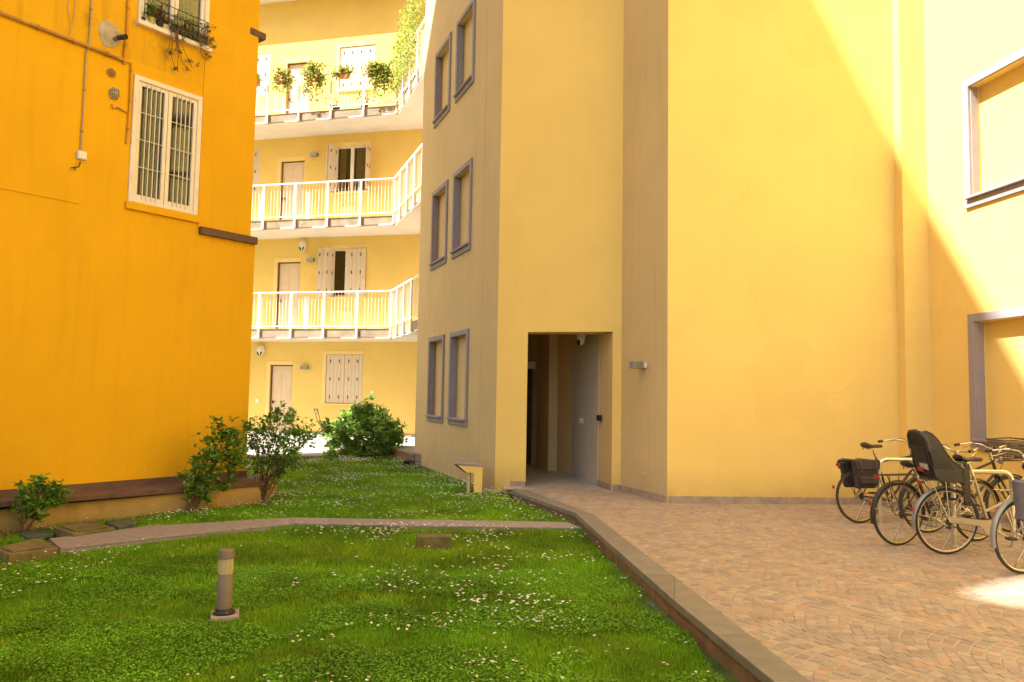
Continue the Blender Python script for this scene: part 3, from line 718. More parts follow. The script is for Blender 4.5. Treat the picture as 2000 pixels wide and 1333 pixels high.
for k, (u0, u1, z0, z1) in enumerate(Wn):
    f = pane_window(u0, u1, z0, z1); w_ = (u1-u0)/2
    if k in (0, 3):
        shutter(far.pt(u0+.01, 0, -.03), d2, w_-.015, z0+.01, z1-.01, fb); shutter(far.pt(u0+w_+.005, 0, -.03), d2, w_-.015, z0+.01, z1-.01, fb)
    if k == 1:
        P = far.pt(fu(621, 530), 0, .045); shutter(P, d2, fu(641, 530)-fu(621, 530), z0-.01, z1+.02, fb, 2)
        shutter(far.pt(fu(642, 530), 0, .30), (d2*.35-far.n*.8).normalized(), .42, z0-.01, z1, fb, 2)
        shutter(far.pt(fu(680, 530), 0, .03), d2, fu(714.5, 530)-fu(680, 530), z0+.01, z1-.01, fb, 4)
    if k == 2:
        shutter(far.pt(u0+.0, 0, .34), (d2*.35-far.n*.8).normalized(), w_*.62, z0+.01, z1-.01, fb, 3)
        shutter(far.pt(u0-.05, 0, .36), (d2*.08-far.n*.99).normalized(), w_*.55, z0+.01, z1-.01, fb, 3)
        shutter(far.pt(u1+.03, 0, .36), (d2*-.06-far.n*.99).normalized(), w_*.55, z0+.01, z1-.01, fb, 3)
        m_ = MB(); N = 10
        for (a, b) in ((.04, .32), (.60, .96)):
            for i in range(N):
                t0, t1 = a+(b-a)*i/N, a+(b-a)*(i+1)/N; U = u1-u0
                o0, o1 = -.115-.006*(i % 2), -.115-.006*((i+1) % 2)
                m_.add([far.pt(u0+U*t0, z0, o0), far.pt(u0+U*t1, z0, o1), far.pt(u0+U*t1, z1-.05, o1), far.pt(u0+U*t0, z1-.05, o0)], [(0, 1, 2, 3)])
        m_.obj('curtain', MT['curtain'], f)
for (u0, u1, z0, z1) in Lw:
    shutter(far.pt(u0, 0, -.03), d2, .62, z0, z1, fb); shutter(far.pt(u0+.63, 0, -.03), d2, .62, z0, z1, fb)
# balconies
B0 = Wall(far.pt(0, 0, OV), far.pt(1, 0, OV))
ubend = B0.uv(767, 600)[0]; Bp = B0.pt(ubend, 0)
wd = Vector((1.14, -3.0)).normalized(); Wing = Wall(Bp, Bp+Vector((*wd, 0)))
wend = Wing.pt(4.2, 0)
foot = [far.pt(u_l-3, 0, 0), far.pt(10, 0, 0), far.pt(10, 0, 3.6), wend, Bp, far.pt(u_l-3, 0, OV)]
postpx = [508, 568, 632.5, 699, 765]
ups = [B0.uv(p, 615)[0] for p in postpx]; step = (ups[-1]-ups[0])/4
upost = [ubend-.02-step*k for k in range(0, 9)]
def baluster_run(w, a, b, zlo, zhi, parent, n):
    m_ = MB()
    for k in range(1, n):
        u = a+(b-a)*k/n; m_.wbox(w, u-.0055, u+.0055, zlo, zhi, -.006, .006)
    m_.obj('balusters', MT['white'], parent, kind='stuff')
for fi, zs in enumerate(ZS):
    m_ = MB(); pl = [(p.x, p.y) for p in foot]; m_.prism(pl, zs, zs+TH); sl = m_.obj('balcony_slab', MT['slab'], fb)
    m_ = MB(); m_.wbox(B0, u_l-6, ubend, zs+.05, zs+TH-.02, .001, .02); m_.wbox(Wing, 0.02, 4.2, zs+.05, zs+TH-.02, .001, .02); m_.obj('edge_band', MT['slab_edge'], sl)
    zt = zs+TH+1.17; zb_ = zs+TH+.06
    rl = None
    for w, a, b in ((B0, u_l-5, ubend), (Wing, 0, 4.2)):
        m_ = MB(); m_.wbox(w, a, b, zt-.04, zt, .035, .085); m_.wbox(w, a, b, zb_, zb_+.03, .04, .075)
        if rl is None: rl = m_.obj('railing', MT['white'], fb)
        else: m_.obj('top_rail', MT['white'], rl)
    def post(w, u):
        m_ = MB(); m_.wbox(w, u-.03, u+.03, zs+.02, zt-.05, .03, .085); m_.obj('post', MT['white'], rl)
        m_ = MB(); m_.wbox(w, u-.50, u-.038, zs+.012, zs+.04, .021, .06); m_.wbox(w, u-.09, u-.038, zs+.04, zs+.09, .021, .05); m_.obj('bracket', MT['white'], rl)
    for u in upost: post(B0, u)
    for u in (.02, .9, 1.8, 2.7, 3.6): post(Wing, u+.02)
    for a, b in zip(upost[1:], upost): baluster_run(B0, a, b, zb_+.03, zt-.05, rl, 10)
    for a in (0, .9, 1.8, 2.7, 3.6): baluster_run(Wing, a, min(a+.9, 4.2), zb_+.03, zt-.05, rl, 8)
# eaves
m_ = MB(); m_.prism([(p.x, p.y) for p in (far.pt(u_l-3, 0, 0), far.pt(10, 0, 0), far.pt(10, 0, .66), far.pt(u_l-3, 0, .66))], ZR, ZR+.35); m_.obj('eaves', MT['slab'], fb)
# base strip of the wall
plinth(far, u_l-2, 8, .24, fb, step=1.6, z0=.13)
# meter hatches and slender gate posts on the walkways
for (px, py, zf) in ((677, 614, floors[1]), (680, 404, floors[2])):
    u = fu(px, py); m_ = MB(); m_.wbox(far, u-.24, u+.24, zf+.12, zf+.72, .001, .02); h = m_.obj('meter_hatch', MT['surround'], fb)
    m_ = MB(); m_.wbox(far, u-.2, u+.2, zf+.16, zf+.68, .02, .03); m_.obj('hatch_door', MT['surround'], h, bevel=.004)
for fi in (1, 2):
    for px in (518, 607) if fi == 1 else (521, 611):
        u = fu(px, 600 if fi == 1 else 400); m_ = MB(); m_.wbox(far, u-.06, u+.06, floors[fi], floors[fi]+1.12, .25, .36); m_.wbox(far, u-.075, u+.075, floors[fi]+1.12, floors[fi]+1.15, .235, .375); m_.obj('gate_post', MT['white'], fb)
# wall lamps, floodlights, bell
for (px, py, lb) in ((597, 719, 'small grey box wall lamp between the ground floor door and the shuttered window'), (609, 509, 'small grey box wall lamp beside the half open shutters above the first balcony'), (616, 304, 'small grey box wall lamp left of the curtained window above the second balcony')):
    P = far.at(px, py, 0); u, z = far.uv(px, py); m_ = MB(); m_.wbox(far, u-.13, u+.13, z-.05, z+.06, .03, .16); m_.wbox(far, u-.05, u+.05, z-.04, z+.05, .001, .03)
    tag(m_.obj('wall_lamp', MT['grey_metal'], loc=P), lb, 'wall lamp', 'grey box lamps on the back building')
twin_flood('floodlight', far.at(511, 685, .02), far.n, 'white twin floodlight above and left of the ground floor door at the back', 1.2, 'white floodlights on the back building')
twin_flood('floodlight', far.at(593, 481, .02), far.n, 'white twin floodlight under the second balcony at the back', 1.2, 'white floodlights on the back building')
u, z = far.uv(503, 783); m_ = MB(); m_.wbox(far, u-.06, u+.06, z-.05, z+.05, .001, .02); tag(m_.obj('doorbell', MT['white'], loc=far.pt(u, z)), 'small white doorbell plate left of the ground floor door at the back', 'doorbell')
# ---- plants hanging on the top balcony
LF = {}
LF['bright'] = mat('sunny_leaf', (.34, .38, .08), .55, noise=.1, attr='tone', trans=.45)
LF['red'] = mat('red_leaf', (.30, .09, .04), .6, noise=.1, attr='tone', trans=.3)
LF['green'] = mat('shrub_leaf', (.13, .245, .024), .45, noise=.15, attr='tone', trans=.3, spec=.5)
LF['fresh'] = mat('fresh_leaf', (.27, .45, .085), .45, noise=.12, attr='tone', trans=.4, spec=.5)
LF['small'] = mat('small_leaf', (.085, .155, .016), .5, noise=.15, attr='tone', trans=.3, spec=.4)
MT['pot'] = mat('terracotta_pot', (.42, .18, .08), .8, noise=.1); MT['stem'] = mat('woody_stem', (.16, .085, .04), .85, noise=.2, scale=20)
MT['pot_dark'] = mat('dark_pot', (.05, .045, .04), .6)
zt3 = ZS[2]+TH+1.17
def hanging(px0, px1, ytop, ybot, label, red=0.0, dens=1.0):
    c = B0.at((px0+px1)/2, 148, .1); c.z = zt3-.1
    t = thing('hanging_plant', c, label, 'plant', 'plants hanging on the top balcony railing')
    u0, u1 = B0.uv(px0, 150)[0], B0.uv(px1, 150)[0]; um = (u0+u1)/2; w = max(.25, (u1-u0)*.6)
    m_ = MB(); m_.wbox(B0, um-w/2, um+w/2, zt3-.24, zt3-.06, .10, .27); m_.obj('planter', MT['pot'], t, bevel=.01)
    zb = B0.uv(px0, ybot, .15)[1]; za = B0.uv(px0, ytop, .15)[1]
    cs = []; rd = []
    n = int(800*dens)
    strands = [(random.uniform(u0, u1), random.uniform(.1, 1)**.7) for _ in range(max(4, int(9*dens)))]
    for _ in range(n):
        if random.random() < .45:
            u = random.gauss(um, (u1-u0)/4); z = random.uniform(zt3-.2, za); o = random.uniform(.08, .32)
        else:
            s_, l = random.choice(strands); z = zt3-(zt3-zb)*l*random.random(); u = s_+random.gauss(0, .09)+.04*math.sin(z*9+s_); o = random.uniform(.1, .28)
        (rd if random.random() < red else cs).append(B0.pt(u, z, o))
    m_ = MB(); leafmesh(m_, cs, .07, up=-.3); 
    m_.obj('foliage', LF['bright'], t, kind='stuff')
    if rd: m_ = MB(); leafmesh(m_, rd, .05); m_.obj('flowers', LF['red'], t, kind='stuff')
hanging(540, 572, 134, 190, 'trailing plant with reddish leaves on the top balcony rail in front of the door', .35, .8)
hanging(598, 636, 126, 200, 'long trailing plant on the top balcony rail between door and shuttered window', .12, 1.2)
hanging(662, 692, 130, 152, 'short tuft of yellow green plant on the top balcony rail below the shutters', .15, .5)
hanging(717, 762, 126, 192, 'broad trailing plant on the top balcony rail right of the shuttered window', .12, 1.9)
hanging(500, 511, 140, 153, 'small sprig on the top balcony rail beside the orange corner', .1, .2)
# tall climber at the corner
c = Wing.pt(.3, zt3-1); t = thing('climbing_plant', c, 'tall bushy climbing plant at the corner of the top balcony', 'plant')
cs = []
for _ in range(3000):
    u = random.uniform(-.35, 2.6); zz = random.random()
    top = zt3+.25+1.0*min(1, max(0, (u+.3)/1.3))
    z = zt3-.75+ (top-zt3+.75)*zz+random.gauss(0, .08)
    cs.append(Wing.pt(u+random.gauss(0, .05), z, random.uniform(-.15, .28)))
m_ = MB(); leafmesh(m_, cs, .06); m_.obj('foliage', LF['bright'], t, kind='stuff')
m_ = MB()
for k in range(5): m_.tube([Wing.pt(.1+k*.4, ZS[2]+TH+.1, -.1), Wing.pt(.2+k*.4, zt3, 0), Wing.pt(.3+k*.45, zt3+.8, .05)], [.012, .01, .006], 5)
m_.obj('stem', MT['stem'], t)
m_ = MB(); m_.wbox(Wing, 0, 1.9, ZS[2]+TH, ZS[2]+TH+.25, -.35, -.08); m_.obj('planter', MT['pot_dark'], t, bevel=.01)
for (px, py, lb, red) in ((712, 200, 'reddish plant in a low pot on the floor of the top balcony', .6), (657, 208, 'tiny dark pot on the top balcony floor below the shutters', .2)):
    P = B0.at(px, py, -.25); P.z = ZS[2]+TH
    t = thing('potted_plant', P, lb, 'plant'); m_ = MB(); m_.lathe([(.09, 0), (.13, .2), (.135, .22)], P, 12); m_.obj('pot', MT['pot_dark'], t)
    m_ = MB(); leafmesh(m_, [P+Vector((random.gauss(0, .14), random.gauss(0, .1), random.uniform(.22, .48))) for _ in range(60 if red > .5 else 14)], .06); m_.obj('foliage', LF['red'], t, kind='stuff')
# ---- folding bistro chair against the far wall
def bistro():
    P = far.at(629, 858, .7); P.z = .14
    t = thing('folding_chair', P, 'dark folding bistro chair by the back wall, left of the big bush', 'chair'); m_ = MB()
    ca, sa = math.cos(.5), math.sin(.5)
    def L(x, y, z): return P+Vector((x*ca-y*sa, x*sa+y*ca, z))
    for s in (-.19, .19):
        m_ = MB(); m_.tube([L(.22, s, 0), L(-.12, s, .46), L(-.24, s, .86)], .011, 6); m_.tube([L(-.24, s*.85, 0), L(.18, s*.85, .45)], .011, 6); m_.obj('leg', MT['black'], t)
    for z in (.70, .80):
        m_ = MB(); x = -.2-.1*(z-.7); m_.hexa([L(x-.008, -.19, z), L(x+.008, -.19, z), L(x+.008, .19, z), L(x-.008, .19, z)], [L(x-.014, -.19, z+.06), L(x, -.19, z+.06), L(x, .19, z+.06), L(x-.014, .19, z+.06)]); m_.obj('back_slat', MT['brown'], t)
    for k in range(5):
        m_ = MB(); x = -.14+k*.075; m_.hexa([L(x, -.19, .45), L(x+.055, -.19, .45), L(x+.055, .19, .45), L(x, .19, .45)], [L(x, -.19, .465), L(x+.055, -.19, .465), L(x+.055, .19, .465), L(x, .19, .465)]); m_.obj('seat_slat', MT['brown'], t)
bistro()
# ================================================================== lawn
from mathutils import noise as mn
def fbm(x, y, s, o=3): return mn.fractal((x*s, y*s, 1.7), 1.0, 2.0, o)
corner = (low.pt(low.L+.02, 0).x, low.pt(low.L+.02, 0).y)
lowline = [(low.pt(-4, 0).x, low.pt(-4, 0).y), corner]
tl0 = (TL0.x, TL0.y); tl1 = (TL1.x, TL1.y)
tq = tfront.pt(tfront.uv(997, 950)[0], 0)
LOWER = [PNx[-1]]+[(p[0]-.01, p[1]) for p in KOx[2:]]+[(1.0, -6), (-12, -6), (-12, 4), lowline[0], (low.pt(0, 0).x, low.pt(0, 0).y), PFx[0], PNx[0]]+PNx[1:-1]
UPPER = PFx[:]+[KOx[1], KOx[0], (tq.x, tq.y), tl1, tl0, (fr[-2].x, fr[-2].y)]+[(p.x, p.y) for p in fr[-3::-1]]+[(-9, 17), (corner[0]-.4, corner[1]+1.2), corner, (low.pt(0, 0).x, low.pt(0, 0).y)]
def lawn_z(x, y):
    z = -.165+.012*fbm(x, y, .5)
    if y > 9.5: z += .02
    return z
m_ = MB(); gx = np.arange(-12, 4.01, .25); gy = np.arange(-6, 21.01, .25)
vs = [(x, y, lawn_z(x, y)-.015) for y in gy for x in gx]; nx_ = len(gx)
m_.add(vs, [(j*nx_+i, j*nx_+i+1, (j+1)*nx_+i+1, (j+1)*nx_+i) for j in range(len(gy)-1) for i in range(nx_-1) if (inpoly(gx[i]+.12, gy[j]+.12, LOWER) or inpoly(gx[i]+.12, gy[j]+.12, UPPER) or any(inpoly(gx[i]+a, gy[j]+b, P) for P in (LOWER, UPPER) for a in (-.2, .45) for b in (-.2, .45)))])
lawn = m_.obj('lawn', MT['soil'], kind='structure')
# slabs, hatches and other flat things lying in the lawn
BLOCKS = []
def px_block(name, pxs, z, h, mt, label, cat, lid=None, lidm=None):
    P = [G(a, b, z) for a, b in pxs]; c = sum(P, Vector((0, 0, 0)))/4; c.z = z-h
    t = thing(name, c, label, cat)
    m_ = MB(); m_.t = tone(.05); m_.hexa([(p.x, p.y, z-h) for p in P], [(p.x, p.y, z) for p in P]); m_.obj('frame' if lid else 'slab', mt, t, bevel=.008)
    if lid:
        m_ = MB(); cc = sum(P, Vector((0, 0, 0)))/4; Q = [cc.lerp(p, lid) for p in P]; m_.hexa([(p.x, p.y, z+.002) for p in Q], [(p.x, p.y, z+.014) for p in Q]); m_.obj('lid', lidm or mt, t, bevel=.004)
    BLOCKS.append([(p.x, p.y) for p in P])
MT['mossy'] = mat('mossy_concrete', (.17, .125, .05), .95, noise=.3, scale=9, bump=.6, stain=(.07, .085, .015, .5), attr='tone')
MT['greenlid'] = mat('dark_green_lid', (.075, .09, .07), .7, noise=.2, scale=8, attr='tone')
px_block('drain_box', [(-12, 1072), (18, 1083), (114, 1070), (75, 1051)], -.07, .13, MT['mossy'], 'low weathered concrete box with a lid at the left end of the path', 'drain box', .80)
px_block('drain_box', [(105, 1030), (143, 1043), (226, 1031), (188, 1018)], -.065, .13, MT['mossy'], 'mossy concrete box with a lid between the path and the orange building', 'drain box', .78)
px_block('drain_cover', [(206, 1020), (232, 1030), (276, 1020), (250, 1012)], -.10, .06, MT['greenlid'], 'small dark green drain cover right of the mossy concrete box', 'drain cover')
px_block('drain_cover', [(36, 1040), (55, 1050), (106, 1042), (85, 1033)], -.115, .05, MT['greenlid'], 'grey green drain cover in the grass behind the path end', 'drain cover')
P = G(846, 1073, -.165); t = thing('stone_block', P, 'small brown stone block half sunk in the lawn in front of the path', 'stone block'); 
m_ = MB(); m_.box((P.x, P.y+.09, -.10), (.385, .18, .15), R(2)); m_.obj('block', MT['mossy'], t, bevel=.012)
for s in (-1, 1):
    m_ = MB(); m_.box((P.x+s*.13, P.y-.0022, -.095), (.006, .006, .12), R(2)); m_.obj('joint', MT['brown'], t)
BLOCKS.append([(P.x-.2, P.y-.02), (P.x+.2, P.y-.02), (P.x+.2, P.y+.2), (P.x-.2, P.y+.2)])
# bollard light
P = G(437, 1206, -.16)
MT['bollard'] = mat('bollard_grey_brown', (.165, .125, .09), .5, noise=.08, scale=10); MT['lens'] = mat('bollard_lens', (.62, .50, .28), .35, noise=.1, scale=3, trans=.3)
t = thing('bollard_light', P, 'short grey brown bollard light on a square concrete base in the front lawn', 'bollard light')
m_ = MB(); m_.box((P.x+.005, P.y+.01, -.155), (.20, .20, .05), R(18)); m_.obj('base', MT['stone'], t, bevel=.006)
m_ = MB(); m_.lathe([(.082, -.132), (.082, -.118), (.062, -.105), (.060, -.09)], (P.x, P.y, 0), 24); m_.obj('flange', MT['black'], t)
for k in range(4):
    m_ = MB(); a = k*math.pi/2+.6; m_.lathe([(.008, -.118), (.008, -.108)], (P.x+.071*math.cos(a), P.y+.071*math.sin(a), 0), 6); m_.obj('bolt', MT['grey_metal'], t)
m_ = MB(); m_.lathe([(.056, -.11), (.056, .165), (.054, .167)], (P.x, P.y, 0), 28); m_.obj('post', MT['bollard'], t)
m_ = MB(); m_.lathe([(.052, .167), (.054, .20), (.056, .278), (.052, .28)], (P.x, P.y, 0), 28); ln = m_.obj('lens', MT['lens'], t)
for k in range(10):
    a = 2*math.pi*k/10; m_ = MB(); m_.box((P.x+.0555*math.cos(a), P.y+.0555*math.sin(a), .222), (.005, .005, .10), a); m_.obj('rib', MT['lens'], ln)
m_ = MB(); m_.lathe([(.062, .28), (.062, .292), (.058, .294), (.058, .335), (.054, .344), (.03, .347)], (P.x, P.y, 0), 28); m_.obj('cap', MT['bollard'], t)
BLOCKS.append([(P.x-.1, P.y-.1), (P.x+.1, P.y-.1), (P.x+.1, P.y+.1), (P.x-.1, P.y+.1)])
BPOS = (P.x, P.y)
# concrete garden lamp like an upturned L by the tower
P = G(930, 966, -.16); s_ = 1.71/(966-769.8)      # metres per pixel here
t = thing('garden_lamp', P, 'yellow painted angular garden lamp with slanted top beside the tower wall', 'garden lamp')
def LL(px, py, dy=0): return Vector((P.x+(px-930)*s_, P.y+dy, -.16+(966-py)*s_))
def slabpoly(mb, pts, d0, d1):
    n = len(pts); mb.add([LL(a, b, d0) for a, b in pts]+[LL(a, b, d1) for a, b in pts], [tuple(range(n))[::-1], tuple(range(n, 2*n))]+[(i, (i+1) % n, (i+1) % n+n, i+n) for i in range(n)])
m_ = MB(); slabpoly(m_, [(925, 970), (941, 970), (941.5, 911), (925, 911)], -.0, .32); m_.obj('rear_leg', MT['far'], t)
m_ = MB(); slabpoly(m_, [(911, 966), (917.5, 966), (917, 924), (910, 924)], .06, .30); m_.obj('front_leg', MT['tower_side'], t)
m_ = MB(); slabpoly(m_, [(906, 924), (924.8, 924), (924.8, 911), (887, 909.5)], 0, .32); m_.obj('head', MT['far'], t)
m_ = MB(); slabpoly(m_, [(885, 908.5), (907, 924.5), (909.5, 923), (889, 907)], -.01, .33); m_.obj('light_panel', MT['pot_dark'], t)
m_ = MB(); slabpoly(m_, [(884, 908), (941.8, 910.8), (941.8, 909), (884.5, 905.5)], -.015, .335); m_.obj('cover_plate', MT['grey_trim'], t)
BLOCKS.append([(P.x-.4, P.y-.02), (P.x+.12, P.y-.02), (P.x+.12, P.y+.3), (P.x-.4, P.y+.3)])
# ------------------------------------------------------------------ grass blades (numpy)
def mpl_in(P, x, y):
    c = np.zeros(len(x), bool); n = len(P)
    for i in range(n):
        x1, y1 = P[i]; x2, y2 = P[i-1]
        if y1 == y2: continue
        c ^= ((y1 > y) != (y2 > y)) & (x < (x2-x1)*(y-y1)/(y2-y1)+x1)
    return c
def vnoise(x, y, s, seed=0):
    r = np.random.default_rng(seed); T = r.random((64, 64)); X = x*s+31.3; Y = y*s+17.7
    xi = np.floor(X).astype(int); yi = np.floor(Y).astype(int); fx = X-xi; fy = Y-yi; fx = fx*fx*(3-2*fx); fy = fy*fy*(3-2*fy)
    g = lambda a, b: T[a % 64, b % 64]
    return (g(xi, yi)*(1-fx)+g(xi+1, yi)*fx)*(1-fy)+(g(xi, yi+1)*(1-fx)+g(xi+1, yi+1)*fx)*fy
def fb2(x, y, s, seed=0): return (vnoise(x, y, s, seed)+.5*vnoise(x, y, s*2.1, seed+1)+.25*vnoise(x, y, s*4.3, seed+2))/1.75
def zl_np(x, y): return -.165+.0*x+np.where(y > 9.5, .02, 0)
def scatter(poly, n, x0, x1, y0, y1, ypow=None):
    x = RNG.uniform(x0, x1, n); y = RNG.uniform(y0, y1, n); k = mpl_in(poly, x, y)
    for b in BLOCKS: k &= ~mpl_in(b, x, y)
    k &= (x/np.maximum(y, .5) > -1.0-(y < 2)*9) 
    return x[k], y[k]
def blades(name, x, y, h, wd, mt, label, lean=.5, parent=None):
    n = len(x); a = RNG.uniform(0, 2*np.pi, n); la = RNG.uniform(0, 2*np.pi, n); ln = RNG.uniform(.1, 1, n)*lean*h
    z = zl_np(x, y)-.005
    cx_, cy_ = np.cos(a)*wd/2, np.sin(a)*wd/2; lx, ly = np.cos(la)*ln, np.sin(la)*ln
    V = np.zeros((n, 5, 3), np.float32)
    V[:, 0] = np.stack([x-cx_, y-cy_, z], 1); V[:, 1] = np.stack([x+cx_, y+cy_, z], 1)
    V[:, 2] = np.stack([x+cx_*.8+lx*.35, y+cy_*.8+ly*.35, z+h*.6], 1); V[:, 3] = np.stack([x-cx_*.8+lx*.35, y-cy_*.8+ly*.35, z+h*.6], 1)
    V[:, 4] = np.stack([x+lx, y+ly, z+h*(1-.35*ln/np.maximum(h, 1e-4))], 1)
    me = bpy.data.meshes.new(name); me.vertices.add(n*5); me.vertices.foreach_set('co', V.ravel())
    idx = np.arange(n)[:, None]*5; L = np.concatenate([idx+np.array([[0, 1, 2, 3]]), idx+np.array([[3, 2, 4]])], 1).ravel()
    me.loops.add(len(L)); me.loops.foreach_set('vertex_index', L.astype(np.int32))
    st = np.empty(2*n, np.int32); st[0::2] = np.arange(n)*7; st[1::2] = np.arange(n)*7+4
    me.polygons.add(2*n); me.polygons.foreach_set('loop_start', st)
    me.update(calc_edges=True); me.validate()
    g = fb2(x, y, 2.2, 5); g2 = fb2(x, y, .7, 9)
    k = (.5+1.0*g)*(.72+.6*g2)*RNG.uniform(.7, 1.3, n); yel = np.where(RNG.random(n) < .05, 1.6, 1.0)*(.8+.55*fb2(x, y, 1.1, 21))
    dry = RNG.random(n) < .035; yel = np.where(dry, 2.6, yel); k = np.where(dry, k*1.15, k)
    col = np.stack([k*yel, k, np.where(dry, k*6, k*.9), np.ones(n)], 1).astype(np.float32)
    at = me.color_attributes.new('tone', 'FLOAT_COLOR', 'POINT'); at.data.foreach_set('color', np.repeat(col, 5, axis=0).ravel())
    me.materials.append(mt); o = bpy.data.objects.new(name, me); COL.objects.link(o)
    if parent: o.parent = parent
    return tag(o, label, kind='stuff')
MT['grass'] = mat('grass_blade', (.165, .35, .012), .5, noise=.0, attr='tone', trans=.35, spec=.25)
XS, YS, HS, WSs = [], [], [], []
def batch(poly, n, box, hm, wm):
    x, y = scatter(poly, n, *box); d = np.hypot(x, y)
    H = hm*(.38+.95*fb2(x, y, 1.9, 3))*RNG.uniform(.55, 1.25, len(x)); Wd = wm*RNG.uniform(.7, 1.3, len(x))
    XS.append(x); YS.append(y); HS.append(H); WSs.append(Wd)
batch(LOWER, 260000, (-4.2, 1.3, 3.2, 6.3), .043, .0045)
batch(LOWER, 170000, (-6.5, 1.3, 6.3, 10.2), .05, .0062)
batch(UPPER, 150000, (-6.5, 1.5, 9.0, 13.5), .05, .008)
batch(UPPER, 120000, (-7.0, 0.5, 13.5, 20.8), .05, .011)
batch(LOWER, 30000, (-7, 1.3, .3, 3.2), .05, .008)
X = np.concatenate(XS); Y = np.concatenate(YS); Hh = np.concatenate(HS); Wd = np.concatenate(WSs)
keep = Hh > .012
tag(blades('grass', X[keep], Y[keep], Hh[keep], Wd[keep], MT['grass'], None), 'short green grass covering the courtyard lawn', 'grass')
# clover and broad leaf weeds between the blades
def disc_leaves(name, x, y, r, z, mt, label, cat):
    n = len(x); a = RNG.uniform(0, 2*np.pi, n); t = RNG.uniform(-.5, .5, (n, 2)); K = 5
    V = np.zeros((n, K, 3), np.float32)
    for k in range(K):
        b = a+2*np.pi*k/K; dx, dy = np.cos(b)*r, np.sin(b)*r; V[:, k] = np.stack([x+dx, y+dy, z+dx*t[:, 0]+dy*t[:, 1]], 1)
    me = bpy.data.meshes.new(name); me.vertices.add(n*K); me.vertices.foreach_set('co', V.ravel()); me.loops.add(n*K); me.loops.foreach_set('vertex_index', np.arange(n*K, dtype=np.int32))
    me.polygons.add(n); me.polygons.foreach_set('loop_start', np.arange(n, dtype=np.int32)*K); me.update(calc_edges=True)
    k_ = (.6+.8*fb2(x, y, 2.2, 5))*RNG.uniform(.6, 1.4, n); col = np.stack([k_, k_, k_, np.ones(n)], 1).astype(np.float32)
    at = me.color_attributes.new('tone', 'FLOAT_COLOR', 'POINT'); at.data.foreach_set('color', np.repeat(col, K, axis=0).ravel())
    me.materials.append(mt); o = bpy.data.objects.new(name, me); COL.objects.link(o); return tag(o, label, cat, kind='stuff')
MT['clover'] = mat('clover_leaf', (.145, .33, .012), .5, noise=.0, attr='tone', trans=.3)
cx1, cy1 = scatter(LOWER, 190000, -4.6, 1.3, 3.2, 7.5); k = fb2(cx1, cy1, 1.9, 40) > .40; cx1, cy1 = cx1[k], cy1[k]
cx2, cy2 = scatter(UPPER, 30000, -6.0, 1.5, 9.0, 14); cxx = np.concatenate([cx1, cx2]); cyy = np.concatenate([cy1, cy2])
disc_leaves('clover', cxx, cyy, RNG.uniform(.004, .009, len(cxx)), zl_np(cxx, cyy)+RNG.uniform(.012, .05, len(cxx)), MT['clover'], 'low clover leaves mixed into the lawn', 'clover')
# ------------------------------------------------------------------ daisies
MT['petal'] = mat('daisy_petal', (.80, .74, .66), .7, noise=.03, trans=.25); MT['eye'] = mat('daisy_eye', (.60, .40, .04), .8)
def daisy_at(mb, x, y, z, r, tl, stem=True):
    ta = random.uniform(0, 6.3); n = 9; tx, ty = math.cos(ta)*tl, math.sin(ta)*tl
    c = Vector((x, y, z)); ring = []
    for k in range(2*n):
        b = 2*math.pi*k/(2*n); rr = r*(1 if k % 2 == 0 else .72); dx, dy = math.cos(b)*rr, math.sin(b)*rr; ring.append((x+dx, y+dy, z+dx*tx+dy*ty+.12*r))
    mb.mat(MT['petal']); mb.add([c]+ring, [(0, k+1, (k+1) % (2*n)+1) for k in range(2*n)])
    ring = [(x+math.cos(b)*r*.33, y+math.sin(b)*r*.33, z+.12*r+(math.cos(b)*tx+math.sin(b)*ty)*r*.33) for b in (0, 1.26, 2.5, 3.77, 5.03)]
    mb.mat(MT['eye']); mb.add([(x, y, z+.38*r)]+ring, [(0, k+1, (k+1) % 5+1) for k in range(5)])
    if stem: mb.mat(MT['clover']); mb.add([(x-.001, y, z-.045), (x+.001, y, z-.045), (x, y, z)], [(0, 1, 2)])
def daisy_far(mb, x, y, z, r):
    mb.mat(MT['petal']); mb.add([(x, y, z+.3*r)]+[(x+math.cos(b)*r, y+math.sin(b)*r, z+random.uniform(-.3, .3)*r) for b in (0, 1.05, 2.1, 3.14, 4.19, 5.24)], [(0, k+1, (k+1) % 6+1) for k in range(6)])
pts = []
x, y = scatter(LOWER, 9000, -4.8, 1.25, 3.9, 10.0)
xi = 1000+x/y*1500; yi = 772+1.71*1500/y                        # rough bearings, only used for local density
pr = np.full(len(x), .0)
cl = np.clip((vnoise(x, y, 2.3, 60)-.42)*3.2, 0, 1)*np.clip((vnoise(x, y, .9, 61)-.2)*2, .15, 1)
pr = .0+.42*cl*np.clip((x+2.4)/1.6, .0, 1)+.20*np.clip((y-8.3)/1.2, 0, 1)*cl*np.clip((x+3.6)/1.2, 0, 1)+.004
pr += .35*np.clip((y-7.0)/1.5, 0, 1)*np.clip(.35-np.abs(x+4.6), 0, 1)
k = RNG.random(len(x)) < pr*2.3; pts += list(zip(x[k], y[k]))
x, y = scatter(LOWER, 500, -5.2, -3.7, 6.0, 8.2); k = RNG.random(len(x)) < .16; pts += list(zip(x[k], y[k]))
x, y = scatter(UPPER, 60000, -6.0, 1.6, 9.0, 20.0)
cl = np.clip((vnoise(x, y, 1.7, 70)-.25)*2.2, .08, 1)*np.clip((vnoise(x, y, .55, 71)-.12)*2, .3, 1)
k = RNG.random(len(x)) < np.clip(cl, 0, 1)*.42*np.where(y < 12, .75, 1.0); pts += list(zip(x[k], y[k]))
pts.sort(key=lambda p: (p[1] if abs(p[0]/p[1]) < .66 else 99)); print('daisies', len(pts))
